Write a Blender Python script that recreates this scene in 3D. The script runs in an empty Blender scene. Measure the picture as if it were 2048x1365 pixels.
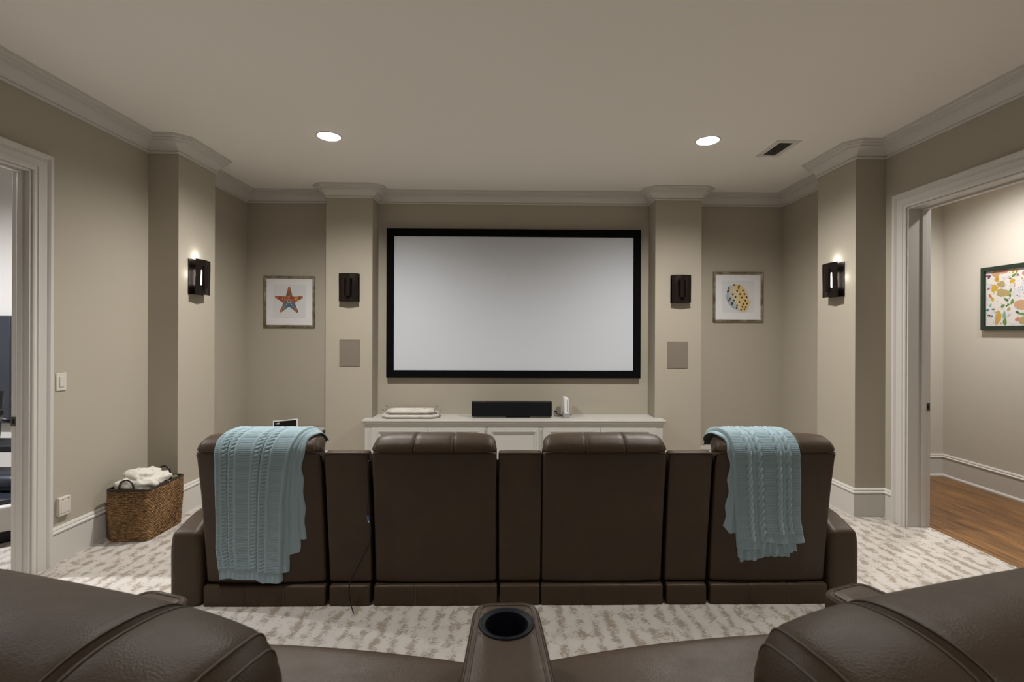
import bpy, bmesh, math, random
import numpy as np
from mathutils import Vector, Matrix
random.seed(7); rng = np.random.default_rng(7)
PI = math.pi
SC = bpy.context.scene
COL = SC.collection

# ---------------------------------------------------------------- camera
cam_d = bpy.data.cameras.new('camera')
cam = bpy.data.objects.new('camera', cam_d); COL.objects.link(cam)
cam_d.sensor_width = 36.0
cam_d.lens = 36.0 * 1000.0 / 2048.0
cam_d.shift_x = -10.5 / 2048.0
cam_d.shift_y = -15.6 / 2048.0
cam_d.clip_start = 0.02
cam.matrix_world = (Matrix.Translation((0, 0, 1.459)) @ Matrix.Rotation(-0.0161, 4, 'Z')
                    @ Matrix.Rotation(PI / 2, 4, 'X') @ Matrix.Rotation(0.0037, 4, 'Z'))
cam_d.dof.use_dof = True
cam_d.dof.focus_distance = 3.6
cam_d.dof.aperture_fstop = 9.0
SC.camera = cam

# ---------------------------------------------------------------- world and exposure
w = bpy.data.worlds.new('world'); SC.world = w; w.use_nodes = True
w.node_tree.nodes['Background'].inputs[0].default_value = (0.9, 0.92, 1.0, 1)
w.node_tree.nodes['Background'].inputs[1].default_value = 0.05
SC.view_settings.view_transform = 'Standard'
SC.view_settings.look = 'None'
SC.view_settings.gamma = 1.0
SC.view_settings.use_curve_mapping = False
SC.view_settings.exposure = 0.25

CEIL = 2.99
def spot(name, loc, power, size=2.75, blend=1.0, col=(1, 0.968, 0.922), rad=0.05, rot=(0, 0, 0)):
    d = bpy.data.lights.new(name, 'SPOT'); d.energy = power; d.color = col
    d.spot_size = size; d.spot_blend = blend; d.shadow_soft_size = rad
    o = bpy.data.objects.new(name, d); COL.objects.link(o); o.location = loc; o.rotation_euler = rot
    return o
def point(name, loc, power, col=(1, 0.968, 0.922), rad=0.04):
    d = bpy.data.lights.new(name, 'POINT'); d.energy = power; d.color = col; d.shadow_soft_size = rad
    o = bpy.data.objects.new(name, d); COL.objects.link(o); o.location = loc
    return o
FRONT_CANS = [(-1.41, 3.92), (1.565, 3.93)]
REAR_CANS = [(-1.45, 2.1, 120), (1.55, 2.1, 120), (-1.45, -0.7, 120), (1.55, -0.7, 120)]
P_FRONT = 285
for i, (x, y) in enumerate(FRONT_CANS):
    spot('ceiling_spot_light', (x, y, CEIL - 0.02), P_FRONT)
for x, y, pw in REAR_CANS:
    spot('ceiling_spot_light', (x, y, CEIL - 0.02), pw, size=2.2, blend=1.0)
HALL_CAN = [(3.8, 4.2, 135), (3.8, 3.3, 70)]
for x, y, pw in HALL_CAN:
    spot('hall_spot_light', (x, y, CEIL - 0.02), pw)
spot('side_room_light', (-4.3, 3.0, CEIL - 0.02), 430, col=(0.95, 0.96, 1.0))

# ---------------------------------------------------------------- helpers
def lin(c): return tuple(((v / 255) / 12.92 if v / 255 <= 0.04045 else ((v / 255 + 0.055) / 1.055) ** 2.4) for v in c) + (1,)
def mat(name, color, rough=0.6, metal=0.0, spec=0.5, emit=None, es=0.0, coat=0.0):
    m = bpy.data.materials.new(name); m.use_nodes = True
    b = m.node_tree.nodes['Principled BSDF']
    b.inputs['Base Color'].default_value = (*color[:3], 1)
    b.inputs['Roughness'].default_value = rough; b.inputs['Metallic'].default_value = metal
    b.inputs['Specular IOR Level'].default_value = spec
    b.inputs['Coat Weight'].default_value = coat
    if emit:
        b.inputs['Emission Color'].default_value = (*emit[:3], 1); b.inputs['Emission Strength'].default_value = es
    return m
def N(m, t, **k):
    n = m.node_tree.nodes.new(t)
    for a, v in k.items(): setattr(n, a, v)
    return n
def L(m, a, b): m.node_tree.links.new(a, b)
def BS(m): return m.node_tree.nodes['Principled BSDF']
def coords(m, scale=(1, 1, 1), kind='Object', rot=(0, 0, 0)):
    tc = N(m, 'ShaderNodeTexCoord'); mp = N(m, 'ShaderNodeMapping')
    mp.inputs['Scale'].default_value = scale; mp.inputs['Rotation'].default_value = rot
    L(m, tc.outputs[kind], mp.inputs[0]); return mp.outputs[0]
def noise(m, vec, scale=5, detail=2, rough=0.5):
    n = N(m, 'ShaderNodeTexNoise'); n.inputs['Scale'].default_value = scale
    n.inputs['Detail'].default_value = detail; n.inputs['Roughness'].default_value = rough
    L(m, vec, n.inputs['Vector']); return n.outputs['Fac']
def ramp(m, fac, stops):
    r = N(m, 'ShaderNodeValToRGB'); e = r.color_ramp.elements
    while len(e) < len(stops): e.new(0.5)
    for i, (p, c) in enumerate(stops): e[i].position = p; e[i].color = (*c[:3], 1) if hasattr(c, '__len__') else (c, c, c, 1)
    L(m, fac, r.inputs[0]); return r.outputs[0]
def bump(m, h, strength=0.2, dist=0.01):
    b = N(m, 'ShaderNodeBump'); b.inputs['Strength'].default_value = strength; b.inputs['Distance'].default_value = dist
    L(m, h, b.inputs['Height']); L(m, b.outputs[0], BS(m).inputs['Normal']); return b
def math_(m, op, a, b=None):
    n = N(m, 'ShaderNodeMath', operation=op)
    for i, v in enumerate((a, b)):
        if v is None: continue
        if isinstance(v, (int, float)): n.inputs[i].default_value = v
        else: L(m, v, n.inputs[i])
    return n.outputs[0]

def obj(name, verts, faces, m=None, parent=None, smooth=False, uv=None):
    me = bpy.data.meshes.new(name); me.from_pydata([tuple(v) for v in verts], [], [tuple(f) for f in faces]); me.update()
    if smooth:
        me.polygons.foreach_set('use_smooth', [True] * len(me.polygons))
    o = bpy.data.objects.new(name, me); COL.objects.link(o)
    if m: me.materials.append(m)
    if parent: o.parent = parent
    return o
def recalc(o):
    bm = bmesh.new(); bm.from_mesh(o.data); bmesh.ops.remove_doubles(bm, verts=bm.verts, dist=1e-5)
    bmesh.ops.recalc_face_normals(bm, faces=bm.faces); bm.to_mesh(o.data); bm.free(); return o
def autosmooth(o, deg=35):
    bm = bmesh.new(); bm.from_mesh(o.data)
    for f in bm.faces: f.smooth = True
    for e in bm.edges:
        if len(e.link_faces) == 2 and (e.calc_face_angle(0) > math.radians(deg) or max(len(f.verts) for f in e.link_faces) > 12 or sorted(len(f.verts) for f in e.link_faces) == [3, 4]): e.smooth = False
    bm.to_mesh(o.data); bm.free(); return o
def tag(o, label=None, cat=None, group=None, kind=None):
    if label: o['label'] = label
    if cat: o['category'] = cat
    if group: o['group'] = group
    if kind: o['kind'] = kind
    return o
def thing(name, label, cat, loc=(0, 0, 0), group=None, rz=0):
    o = bpy.data.objects.new(name, None); COL.objects.link(o); o.location = loc; o.rotation_euler = (0, 0, rz)
    o.empty_display_size = 0.05
    return tag(o, label, cat, group)
class MB:
    """collects shapes for one mesh"""
    def __init__(s): s.v = []; s.f = []
    def add(s, v, f):
        n = len(s.v); s.v += [tuple(p) for p in v]; s.f += [tuple(i + n for i in q) for q in f]; return s
    def box(s, x0, x1, y0, y1, z0, z1, M=None):
        v = [Vector((x, y, z)) for z in (z0, z1) for x, y in ((x0, y0), (x1, y0), (x1, y1), (x0, y1))]
        if M: v = [M @ p for p in v]
        return s.add(v, [(0, 3, 2, 1), (4, 5, 6, 7), (0, 1, 5, 4), (1, 2, 6, 5), (2, 3, 7, 6), (3, 0, 4, 7)])
    def tube(s, pts, r, n=8, closed=False, caps=True, sq=1.0):
        pts = [Vector(p) for p in pts]; k = len(pts); rings = []
        up = Vector((0, 0, 1)); prev = None
        rs = r if hasattr(r, '__len__') else [r] * k
        for i, p in enumerate(pts):
            a = pts[(i - 1) % k] if (closed or i > 0) else p; b = pts[(i + 1) % k] if (closed or i < k - 1) else p
            t = (b - a).normalized()
            if prev is None:
                u = t.cross(up)
                if u.length < 1e-3: u = t.cross(Vector((1, 0, 0)))
            else: u = prev - t * prev.dot(t)
            u.normalize(); prev = u; v = t.cross(u)
            rings.append([p + (u * math.cos(2 * PI * j / n) + v * sq * math.sin(2 * PI * j / n)) * rs[i] for j in range(n)])
        V = [q for rg in rings for q in rg]; F = []
        for i in range(k if closed else k - 1):
            for j in range(n):
                a = i * n + j; b = i * n + (j + 1) % n; c = ((i + 1) % k) * n + (j + 1) % n; d = ((i + 1) % k) * n + j
                F.append((a, b, c, d))
        if caps and not closed: F += [tuple(range(n))[::-1], tuple((k - 1) * n + j for j in range(n))]
        return s.add(V, F)
    def lathe(s, prof, cx=0, cy=0, n=40, M=None):
        V = []; F = []
        for r, z in prof:
            for j in range(n):
                p = Vector((cx + r * math.cos(2 * PI * j / n), cy + r * math.sin(2 * PI * j / n), z)); V.append(M @ p if M else p)
        for i in range(len(prof) - 1):
            for j in range(n): F.append((i * n + j, i * n + (j + 1) % n, (i + 1) * n + (j + 1) % n, (i + 1) * n + j))
        return s.add(V, F)
    def build(s, name, m=None, parent=None, smooth=False, bevel=0, seg=2, angle=None, clean=True):
        o = obj(name, s.v, s.f, m, parent, smooth)
        if clean: recalc(o)
        if smooth and angle: autosmooth(o, angle)
        if bevel:
            md = o.modifiers.new('bevel', 'BEVEL'); md.width = bevel; md.segments = seg; md.limit_method = 'ANGLE'
            autosmooth(o, 30) if not smooth else None
        return o

def sweep(path, prof, mapper, closed=False, bevel_t=None, left=False):
    """path: 2D points; prof: (offset to the right of travel, height); mapper(a,b,h)->xyz"""
    n = len(path); st = []
    def nrm(a, b):
        d = Vector((b[0] - a[0], b[1] - a[1])).normalized(); return Vector((d.y, -d.x)) * (-1 if left else 1)
    for i in range(n):
        c = Vector(path[i])
        if not closed and i == 0: st.append((c, nrm(path[0], path[1]), Vector((0, 0)), 1, 0)); continue
        if not closed and i == n - 1: st.append((c, nrm(path[-2], path[-1]), Vector((0, 0)), 1, 0)); continue
        n1 = nrm(path[i - 1], path[i]); n2 = nrm(path[i], path[(i + 1) % n])
        d1 = Vector((path[i][0] - path[i - 1][0], path[i][1] - path[i - 1][1])).normalized()
        convex = d1.dot(n2) < -1e-3   # offset moves backwards: concave to us
        if bevel_t is not None and not convex:
            st.append((c, n1, n2, 1, bevel_t)); st.append((c, n1, n2, bevel_t, 1))
        else: st.append((c, n1, n2, 1, 1))
    V = []; F = []; k = len(prof)
    for c, n1, n2, a, b in st:
        for off, h in prof:
            p = c + n1 * off * a + n2 * off * b
            V.append(mapper(p.x, p.y, h))
    m_ = len(st)
    for i in range(m_ if closed else m_ - 1):
        for j in range(k - 1):
            a = i * k + j; b = ((i + 1) % m_) * k + j
            F.append((a, b, b + 1, a + 1))
    return V, F

def catmull(pts, sub=6, closed=False):
    P = [Vector(p) for p in pts]; out = []; n = len(P)
    for i in range(n if closed else n - 1):
        p0 = P[(i - 1) % n] if closed or i > 0 else P[i]; p1 = P[i]; p2 = P[(i + 1) % n]
        p3 = P[(i + 2) % n] if closed or i < n - 2 else p2
        for k in range(sub):
            t = k / sub
            out.append(0.5 * ((2 * p1) + (p2 - p0) * t + (2 * p0 - 5 * p1 + 4 * p2 - p3) * t * t + (3 * p1 - p0 - 3 * p2 + p3) * t ** 3))
    if not closed: out.append(P[-1])
    return out
def roundpoly(pts, r, seg=5):
    out = []; n = len(pts)
    for i in range(n):
        p = Vector(pts[i]); a = Vector(pts[i - 1]); b = Vector(pts[(i + 1) % n])
        rr = r[i] if hasattr(r, '__len__') else r
        if rr <= 0: out.append(p); continue
        da = (a - p).normalized(); db = (b - p).normalized(); ang = da.angle(db)
        dist = min(rr / math.tan(ang / 2), (a - p).length * .48, (b - p).length * .48)
        p1 = p + da * dist; p2 = p + db * dist
        for k in range(seg + 1):
            t = k / seg; out.append((1 - t) ** 2 * p1 + 2 * t * (1 - t) * p + t * t * p2)
    return out
def resample(pts, step):
    out = []; n = len(pts)
    for i in range(n):
        a = pts[i]; b = pts[(i + 1) % n]; d = (b - a).length; k = max(1, int(math.ceil(d / step)))
        for j in range(k): out.append(a.lerp(b, j / k))
    return out
def prof_normals(P):
    n = len(P); area = sum(P[i].x * P[(i + 1) % n].y - P[(i + 1) % n].x * P[i].y for i in range(n))
    s = 1 if area > 0 else -1; out = []
    for i in range(n):
        d = (P[(i + 1) % n] - P[i - 1]).normalized(); out.append(Vector((d.y, -d.x)) * s)
    return out
def pillow(prof, hw, r=0.02, nx=12, puff=0.0, seams=(), seam_d=0.005, hwfun=None, side_bulge=0.0, xmask=None, step=0.03, dome=2.0):
    """prof: list of 2D Vectors (y,z), extruded along x in [-hw,hw] with rounded flanks. returns verts, faces."""
    P = resample([Vector(p) for p in prof], step); NR = prof_normals(P); n = len(P)
    xs = []
    K = 5
    ang = [PI / 2 * k / K for k in range(K + 1)]
    left = [(-hw + r - r * math.sin(a), r * (1 - math.cos(a))) for a in reversed(ang)]
    mid = np.linspace(-(hw - r), hw - r, nx)[1:-1].tolist()
    for s in seams: mid += [s, s - 0.006, s + 0.006, s - 0.014, s + 0.014]
    mid = [(x, 0) for x in sorted(mid)]
    cols = left + mid + [(-x, e) for x, e in reversed(left)]
    V = []; F = []
    for x, e in cols:
        u = x / hw
        for i in range(n):
            off = -e + puff * (1 - abs(u) ** dome) * (xmask(P[i]) if xmask else 1)
            for s in seams:
                d = abs(x - s)
                if d < 0.0145 and (not xmask or xmask(P[i]) > .3): off -= seam_d * (1 if d < .003 else (0.25 if d < .01 else 0))
            q = P[i] + NR[i] * off
            sc = hwfun(q.x, q.y) if hwfun else 1
            V.append((x * sc, q.x, q.y))
    for a in range(len(cols) - 1):
        for i in range(n):
            j = (i + 1) % n; F.append((a * n + i, a * n + j, (a + 1) * n + j, (a + 1) * n + i))
    for base_i, flip in ((0, True), ((len(cols) - 1) * n, False)):
        ring = V[base_i:base_i + n]; V.append(tuple(sum(q[k] for q in ring) / n for k in range(3))); ci = len(V) - 1
        for i in range(n):
            a, b = base_i + i, base_i + (i + 1) % n; F.append((b, a, ci) if flip else (a, b, ci))
    return V, F

# ---------------------------------------------------------------- materials
def paint(name, c, r=0.75, b=0.04):
    m = mat(name, c, r, spec=0.3); v = coords(m); bump(m, noise(m, v, 350, 2), b, 0.002); return m
M_WALL = paint('taupe_wall_paint', (0.41, 0.37, 0.302))
M_HALL = paint('hall_wall_paint', (0.52, 0.485, 0.435))
M_CEIL = paint('ceiling_paint', (0.80, 0.775, 0.725))
M_TRIM = mat('trim_paint', (0.57, 0.545, 0.51), 0.35, spec=0.4)
M_CAB = mat('cabinet_paint', (0.52, 0.505, 0.47), 0.32, spec=0.4)

def carpet_mat():
    m = mat('patterned_carpet', (0.6, 0.55, 0.5), 0.95, spec=0.1)
    v = coords(m)
    patch = noise(m, coords(m, (17, 13, 1)), 1.0, 2, 0.6)
    col = noise(m, coords(m, (11, 0.5, 1)), 1.0, 0, 0.5)
    sep = N(m, 'ShaderNodeSeparateXYZ'); L(m, v, sep.inputs[0])
    ph = math_(m, 'ADD', math_(m, 'MULTIPLY', sep.outputs['X'], 2 * PI / 0.088), math_(m, 'MULTIPLY', col, 3.5))
    colm = math_(m, 'MULTIPLY', math_(m, 'SINE', ph), 0.085)
    dash = noise(m, coords(m, (60, 210, 1)), 1.0, 2, 0.6)
    pm = math_(m, 'ADD', math_(m, 'ADD', patch, colm), math_(m, 'MULTIPLY', math_(m, 'SUBTRACT', dash, 0.5), 0.85))
    fac = ramp(m, pm, [(0.53, 0.0), (0.64, 0.92)])
    fine = noise(m, v, 420, 2, 0.7)
    c1 = ramp(m, fine, [(0.3, (0.40, 0.37, 0.338)), (0.7, (0.59, 0.55, 0.505))])
    c2 = ramp(m, fine, [(0.3, (0.20, 0.155, 0.115)), (0.7, (0.38, 0.32, 0.26))])
    mx = N(m, 'ShaderNodeMix', data_type='RGBA')
    L(m, fac, mx.inputs['Factor']); L(m, c1, mx.inputs['A']); L(m, c2, mx.inputs['B'])
    L(m, mx.outputs['Result'], BS(m).inputs['Base Color'])
    h = math_(m, 'SUBTRACT', math_(m, 'MULTIPLY', fine, 0.6), math_(m, 'MULTIPLY', fac, 0.7))
    bump(m, h, 0.55, 0.006)
    return m
M_CARPET = carpet_mat()

def wood_mat():
    m = mat('oak_boards', (0.3, 0.15, 0.06), 0.38, spec=0.4)
    g = noise(m, coords(m, (22, 1.6, 1)), 1.6, 6, 0.65)
    c = ramp(m, g, [(0.28, (0.060, 0.029, 0.011)), (0.5, (0.175, 0.088, 0.032)), (0.75, (0.29, 0.155, 0.058))])
    br = N(m, 'ShaderNodeTexBrick'); L(m, coords(m, (1, 1, 1), rot=(0, 0, PI / 2)), br.inputs['Vector'])
    br.inputs['Scale'].default_value = 1.0; br.inputs['Brick Width'].default_value = 1.3; br.inputs['Row Height'].default_value = 0.13
    br.inputs['Mortar Size'].default_value = 0.0012; br.inputs['Color1'].default_value = (0.78, 0.78, 0.78, 1); br.inputs['Color2'].default_value = (1.15, 1.1, 1.05, 1)
    br.inputs['Mortar'].default_value = (0.3, 0.25, 0.2, 1)
    mx = N(m, 'ShaderNodeMix', data_type='RGBA', blend_type='MULTIPLY'); mx.inputs['Factor'].default_value = 1
    L(m, c, mx.inputs['A']); L(m, br.outputs['Color'], mx.inputs['B']); L(m, mx.outputs['Result'], BS(m).inputs['Base Color'])
    bump(m, g, 0.12, 0.003)
    return m
M_WOOD = wood_mat()

def leather_mat(name, c, rough=0.4, k=1.0):
    m = mat(name, c, rough, spec=0.28)
    v = coords(m)
    vo = N(m, 'ShaderNodeTexVoronoi'); vo.inputs['Scale'].default_value = 420; L(m, v, vo.inputs['Vector'])
    big = noise(m, v, 14, 3)
    h = math_(m, 'ADD', math_(m, 'MULTIPLY', vo.outputs['Distance'], 0.35), math_(m, 'MULTIPLY', big, 2.2))
    bump(m, h, 0.28 * k, 0.003)
    r = ramp(m, big, [(0.3, rough - 0.05), (0.7, rough + 0.07)]); L(m, r, BS(m).inputs['Roughness'])
    cc = ramp(m, noise(m, v, 5, 3), [(0.3, tuple(x * 0.88 for x in c[:3])), (0.7, tuple(x * 1.12 for x in c[:3]))])
    L(m, cc, BS(m).inputs['Base Color'])
    return m
M_LEATHER = leather_mat('brown_leather', (0.049, 0.0305, 0.0172), 0.45)
M_THREAD = mat('leather_thread', (0.085, 0.062, 0.042), 0.6)
M_BLACK = mat('black_plastic', (0.006, 0.006, 0.008), 0.45, spec=0.3)
M_CUP = mat('cup_holder_plastic', (0.005, 0.006, 0.010), 0.5, spec=0.12)
M_DARKFAB = mat('dark_fabric_gap_shade', (0.01, 0.009, 0.008), 0.9)

# ---------------------------------------------------------------- room shell
XL, XR, YB, YR = -2.857, 3.026, 5.49, -3.2
DL0, DL1, DTOP = 1.35, 3.03, 2.425      # left opening
DR0, DR1 = 1.9, 3.752                   # right opening
WT = 0.165; WL = 0.095
PIL = dict(l=(XL, XL + 0.237, 4.0, 4.489), r=(XR - 0.247, XR, 3.972, 4.464), a=(-1.917, -1.433), b=(1.539, 2.029)); PF = 5.2534
e = 0.004
S = 'structure'
tag(MB().box(XL - e, XR + 0.163, YR, YB + 0.12, -0.1, 0).build('floor', M_CARPET), kind=S)
tag(MB().box(-5.6, XL - e, YR, YB + 0.12, -0.1, 0).build('floor_side_room', M_CARPET), kind=S)
tag(MB().box(XR + 0.163, 4.7, YR, 5.3, -0.1, -0.004).build('floor_hall', M_WOOD), kind=S)
tag(MB().box(-5.6, 4.7, YR, YB + 0.12, CEIL, CEIL + 0.1).build('ceiling', M_CEIL), kind=S)
b = MB()
b.box(XL - WL, XL, YR, DL0, 0, CEIL).box(XL - WL, XL, DL0, DL1, DTOP, CEIL).box(XL - WL, XL, DL1, YB, 0, CEIL)
x0, x1, y0, y1 = PIL['l']; b.box(x0 - 0.001, x1, y0, y1, 0, CEIL)
tag(b.build('wall_left', M_WALL, clean=False), kind=S)
b = MB()
b.box(XR, XR + WT, YR, DR0, 0, CEIL).box(XR, XR + WT, DR0, DR1, DTOP, CEIL).box(XR, XR + WT, DR1, YB, 0, CEIL)
x0, x1, y0, y1 = PIL['r']; b.box(x0, x1 + 0.001, y0, y1, 0, CEIL)
tag(b.build('wall_right', M_WALL, clean=False), kind=S)
tag(MB().box(XL - WL, XR + WT, YB, YB + 0.12, 0, CEIL).build('wall_front', M_WALL), kind=S)
for k in 'ab': tag(MB().box(PIL[k][0], PIL[k][1], PF, YB, 0, CEIL).build('wall_pillar', M_WALL), kind=S)
tag(MB().box(-5.6, 4.7, YR - 0.1, YR, 0, CEIL).build('wall_back', M_WALL), kind=S)
# hallway and side room shells
b = MB().box(4.51, 4.66, YR, 5.24, 0, CEIL).box(XR + WT, 4.51, 5.122, 5.24, 0, CEIL)
tag(b.build('wall_hall', M_HALL, clean=False), kind=S)
M_SIDE = paint('side_room_paint', (0.55, 0.53, 0.50))
b = MB().box(-5.6, XL - WL, 4.46, 4.58, 0, CEIL).box(-5.7, -5.6, YR, 4.58, 0, CEIL)
tag(b.build('wall_side_room', M_SIDE, clean=False), kind=S)

# crown moulding
crown = [(0, 2.868), (0.014, 2.868), (0.018, 2.872), (0.018, 2.881), (0.012, 2.886), (0.016, 2.891), (0.022, 2.899), (0.032, 2.912),
         (0.046, 2.925), (0.062, 2.936), (0.078, 2.943), (0.084, 2.944), (0.086, 2.953), (0.098, 2.956), (0.104, 2.960), (0.105, 2.968),
         (0.115, 2.970), (0.121, 2.975), (0.122, 2.981), (0.131, 2.983), (0.131, CEIL)]
lp, rp, ap, bp = PIL['l'], PIL['r'], PIL['a'], PIL['b']
room = [(XL, YR), (XL, lp[2]), (lp[1], lp[2]), (lp[1], lp[3]), (XL, lp[3]), (XL, YB), (ap[0], YB), (ap[0], PF), (ap[1], PF), (ap[1], YB),
        (bp[0], YB), (bp[0], PF), (bp[1], PF), (bp[1], YB), (XR, YB), (XR, rp[3]), (rp[0], rp[3]), (rp[0], rp[2]), (XR, rp[2]), (XR, YR)]
V, F = sweep(room, crown, lambda a, b_, h: (a, b_, h), closed=True, bevel_t=0.25)
o = MB().add(V, F).build('trim_1', M_TRIM, smooth=True, angle=25); tag(o, kind=S)
# baseboards
base = [(0, 0), (0.02, 0), (0.02, 0.178), (0.016, 0.183), (0.024, 0.186), (0.026, 0.196), (0.018, 0.203), (0.014, 0.205), (0.016, 0.212), (0.010, 0.222), (0, 0.225)]
def baseboard(name, path, prof=base):
    V, F = sweep(path, prof, lambda a, b_, h: (a, b_, h)); o = MB().add(V, F).build(name, M_TRIM, smooth=True, angle=25); tag(o, kind=S)
CW = 0.118
baseboard('baseboard_left', [(XL, DL1 + CW + .006), (XL, lp[2]), (lp[1], lp[2]), (lp[1], lp[3]), (XL, lp[3]), (XL, YB), (ap[0], YB), (ap[0], PF), (-1.49, PF)])
baseboard('baseboard_right', [(1.605, PF), (bp[1], PF), (bp[1], YB), (XR, YB), (XR, rp[3]), (rp[0], rp[3]), (rp[0], rp[2]), (XR, rp[2]), (XR, DR1 + CW + .006)])
baseboard('baseboard_back', [(XR, DR0 - CW), (XR, YR), (XL, YR), (XL, DL0 - CW)])
shoe = [(0, -0.004), (0.034, -0.004), (0.034, 0.008), (0.028, 0.018), (0.02, 0.022)] + base[2:]
baseboard('baseboard_hall', [(XR + WT, 5.122), (4.51, 5.122), (4.51, YR)], shoe)
baseboard('baseboard_side_room', [(-5.6, YR), (-5.6, 4.46), (XL - WL, 4.46)])
# door casings and jambs
casing = [(0, -0.002), (0, 0.014), (0.006, 0.018), (0.024, 0.016), (0.028, 0.022), (0.031, 0.022), (0.034, 0.017), (0.052, 0.021), (0.068, 0.026),
          (0.073, 0.020), (0.082, 0.022), (0.088, 0.031), (0.094, 0.036), (0.112, 0.036), (0.117, 0.032), (0.118, -0.002)]
def casing_set(n, y0, y1, xw, sgn, name2):
    V, F = sweep([(y0, 0), (y0, DTOP), (y1, DTOP), (y1, 0)], casing, lambda a, b_, h: (xw + sgn * h, a, b_), left=True)
    o = MB().add(V, F).build('trim_%d' % n, M_TRIM, smooth=True, angle=25); tag(o, kind=S)
casing_set(2, DL0, DL1, XL, 1, 'left')
casing_set(3, DR0, DR1, XR, -1, 'right')
casing_set(4, DL0, DL1, XL - WL, -1, 'left'); casing_set(5, DR0, DR1, XR + WT, 1, 'right')
def jamb(n, y0, y1, xa, xb, stop):
    t = 0.012; b = MB()
    b.box(xa, xb, y0, y0 + t, 0, DTOP).box(xa, xb, y1 - t, y1, 0, DTOP).box(xa, xb, y0 + t, y1 - t, DTOP - t, DTOP)
    s0, s1 = stop; t2 = t + 0.012
    b.box(s0, s1, y0 + t, y0 + t2, 0, DTOP - t).box(s0, s1, y1 - t2, y1 - t, 0, DTOP - t).box(s0, s1, y0 + t2, y1 - t2, DTOP - t2, DTOP - t)
    tag(b.build('trim_%d' % n, M_TRIM, clean=False, bevel=0.002), kind=S)
jamb(6, DL0, DL1, XL - WL - .004, XL + .004, (XL - 0.060, XL - 0.03))
jamb(7, DR0, DR1, XR - .004, XR + WT + .004, (XR + 0.095, XR + 0.13))
# ---------------------------------------------------------------- theater seating
def leather_part(name, VF, parent, loc=(0, 0, 0), m=None):
    o = MB().add(*VF).build(name, m or M_LEATHER, parent, smooth=True, angle=50)
    o.location = loc; return o
R3 = 0.105
HEAD = [(-0.100, 0.838), (-0.103, 0.850), (-0.096, 0.876), (-0.070, 0.898), (-0.030, 0.908), (0.012, 0.906), (0.055, 0.890), (0.085, 0.860),
        (0.100, 0.815), (0.098, 0.765), (0.075, 0.73), (0.04, 0.73), (-0.01, 0.77), (-0.07, 0.818)]
HEAD = [HEAD[0]] + [tuple(v) for v in catmull(HEAD[1:], 4)]
BODY = roundpoly([(0.0, 0.118), (-0.02, 0.30), (-0.058, 0.60), (-0.10, 0.836), (-0.04, 0.838), (0.09, 0.74), (0.18, 0.60), (0.25, 0.42), (0.26, 0.28), (0.20, 0.118)],
                 [0.02, 0.2, 0.2, 0.008, 0.02, 0.04, 0.1, 0.06, 0.04, 0.02])
def headmask(p): return 1.0 if p.y > 0.84 else 0.35
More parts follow.
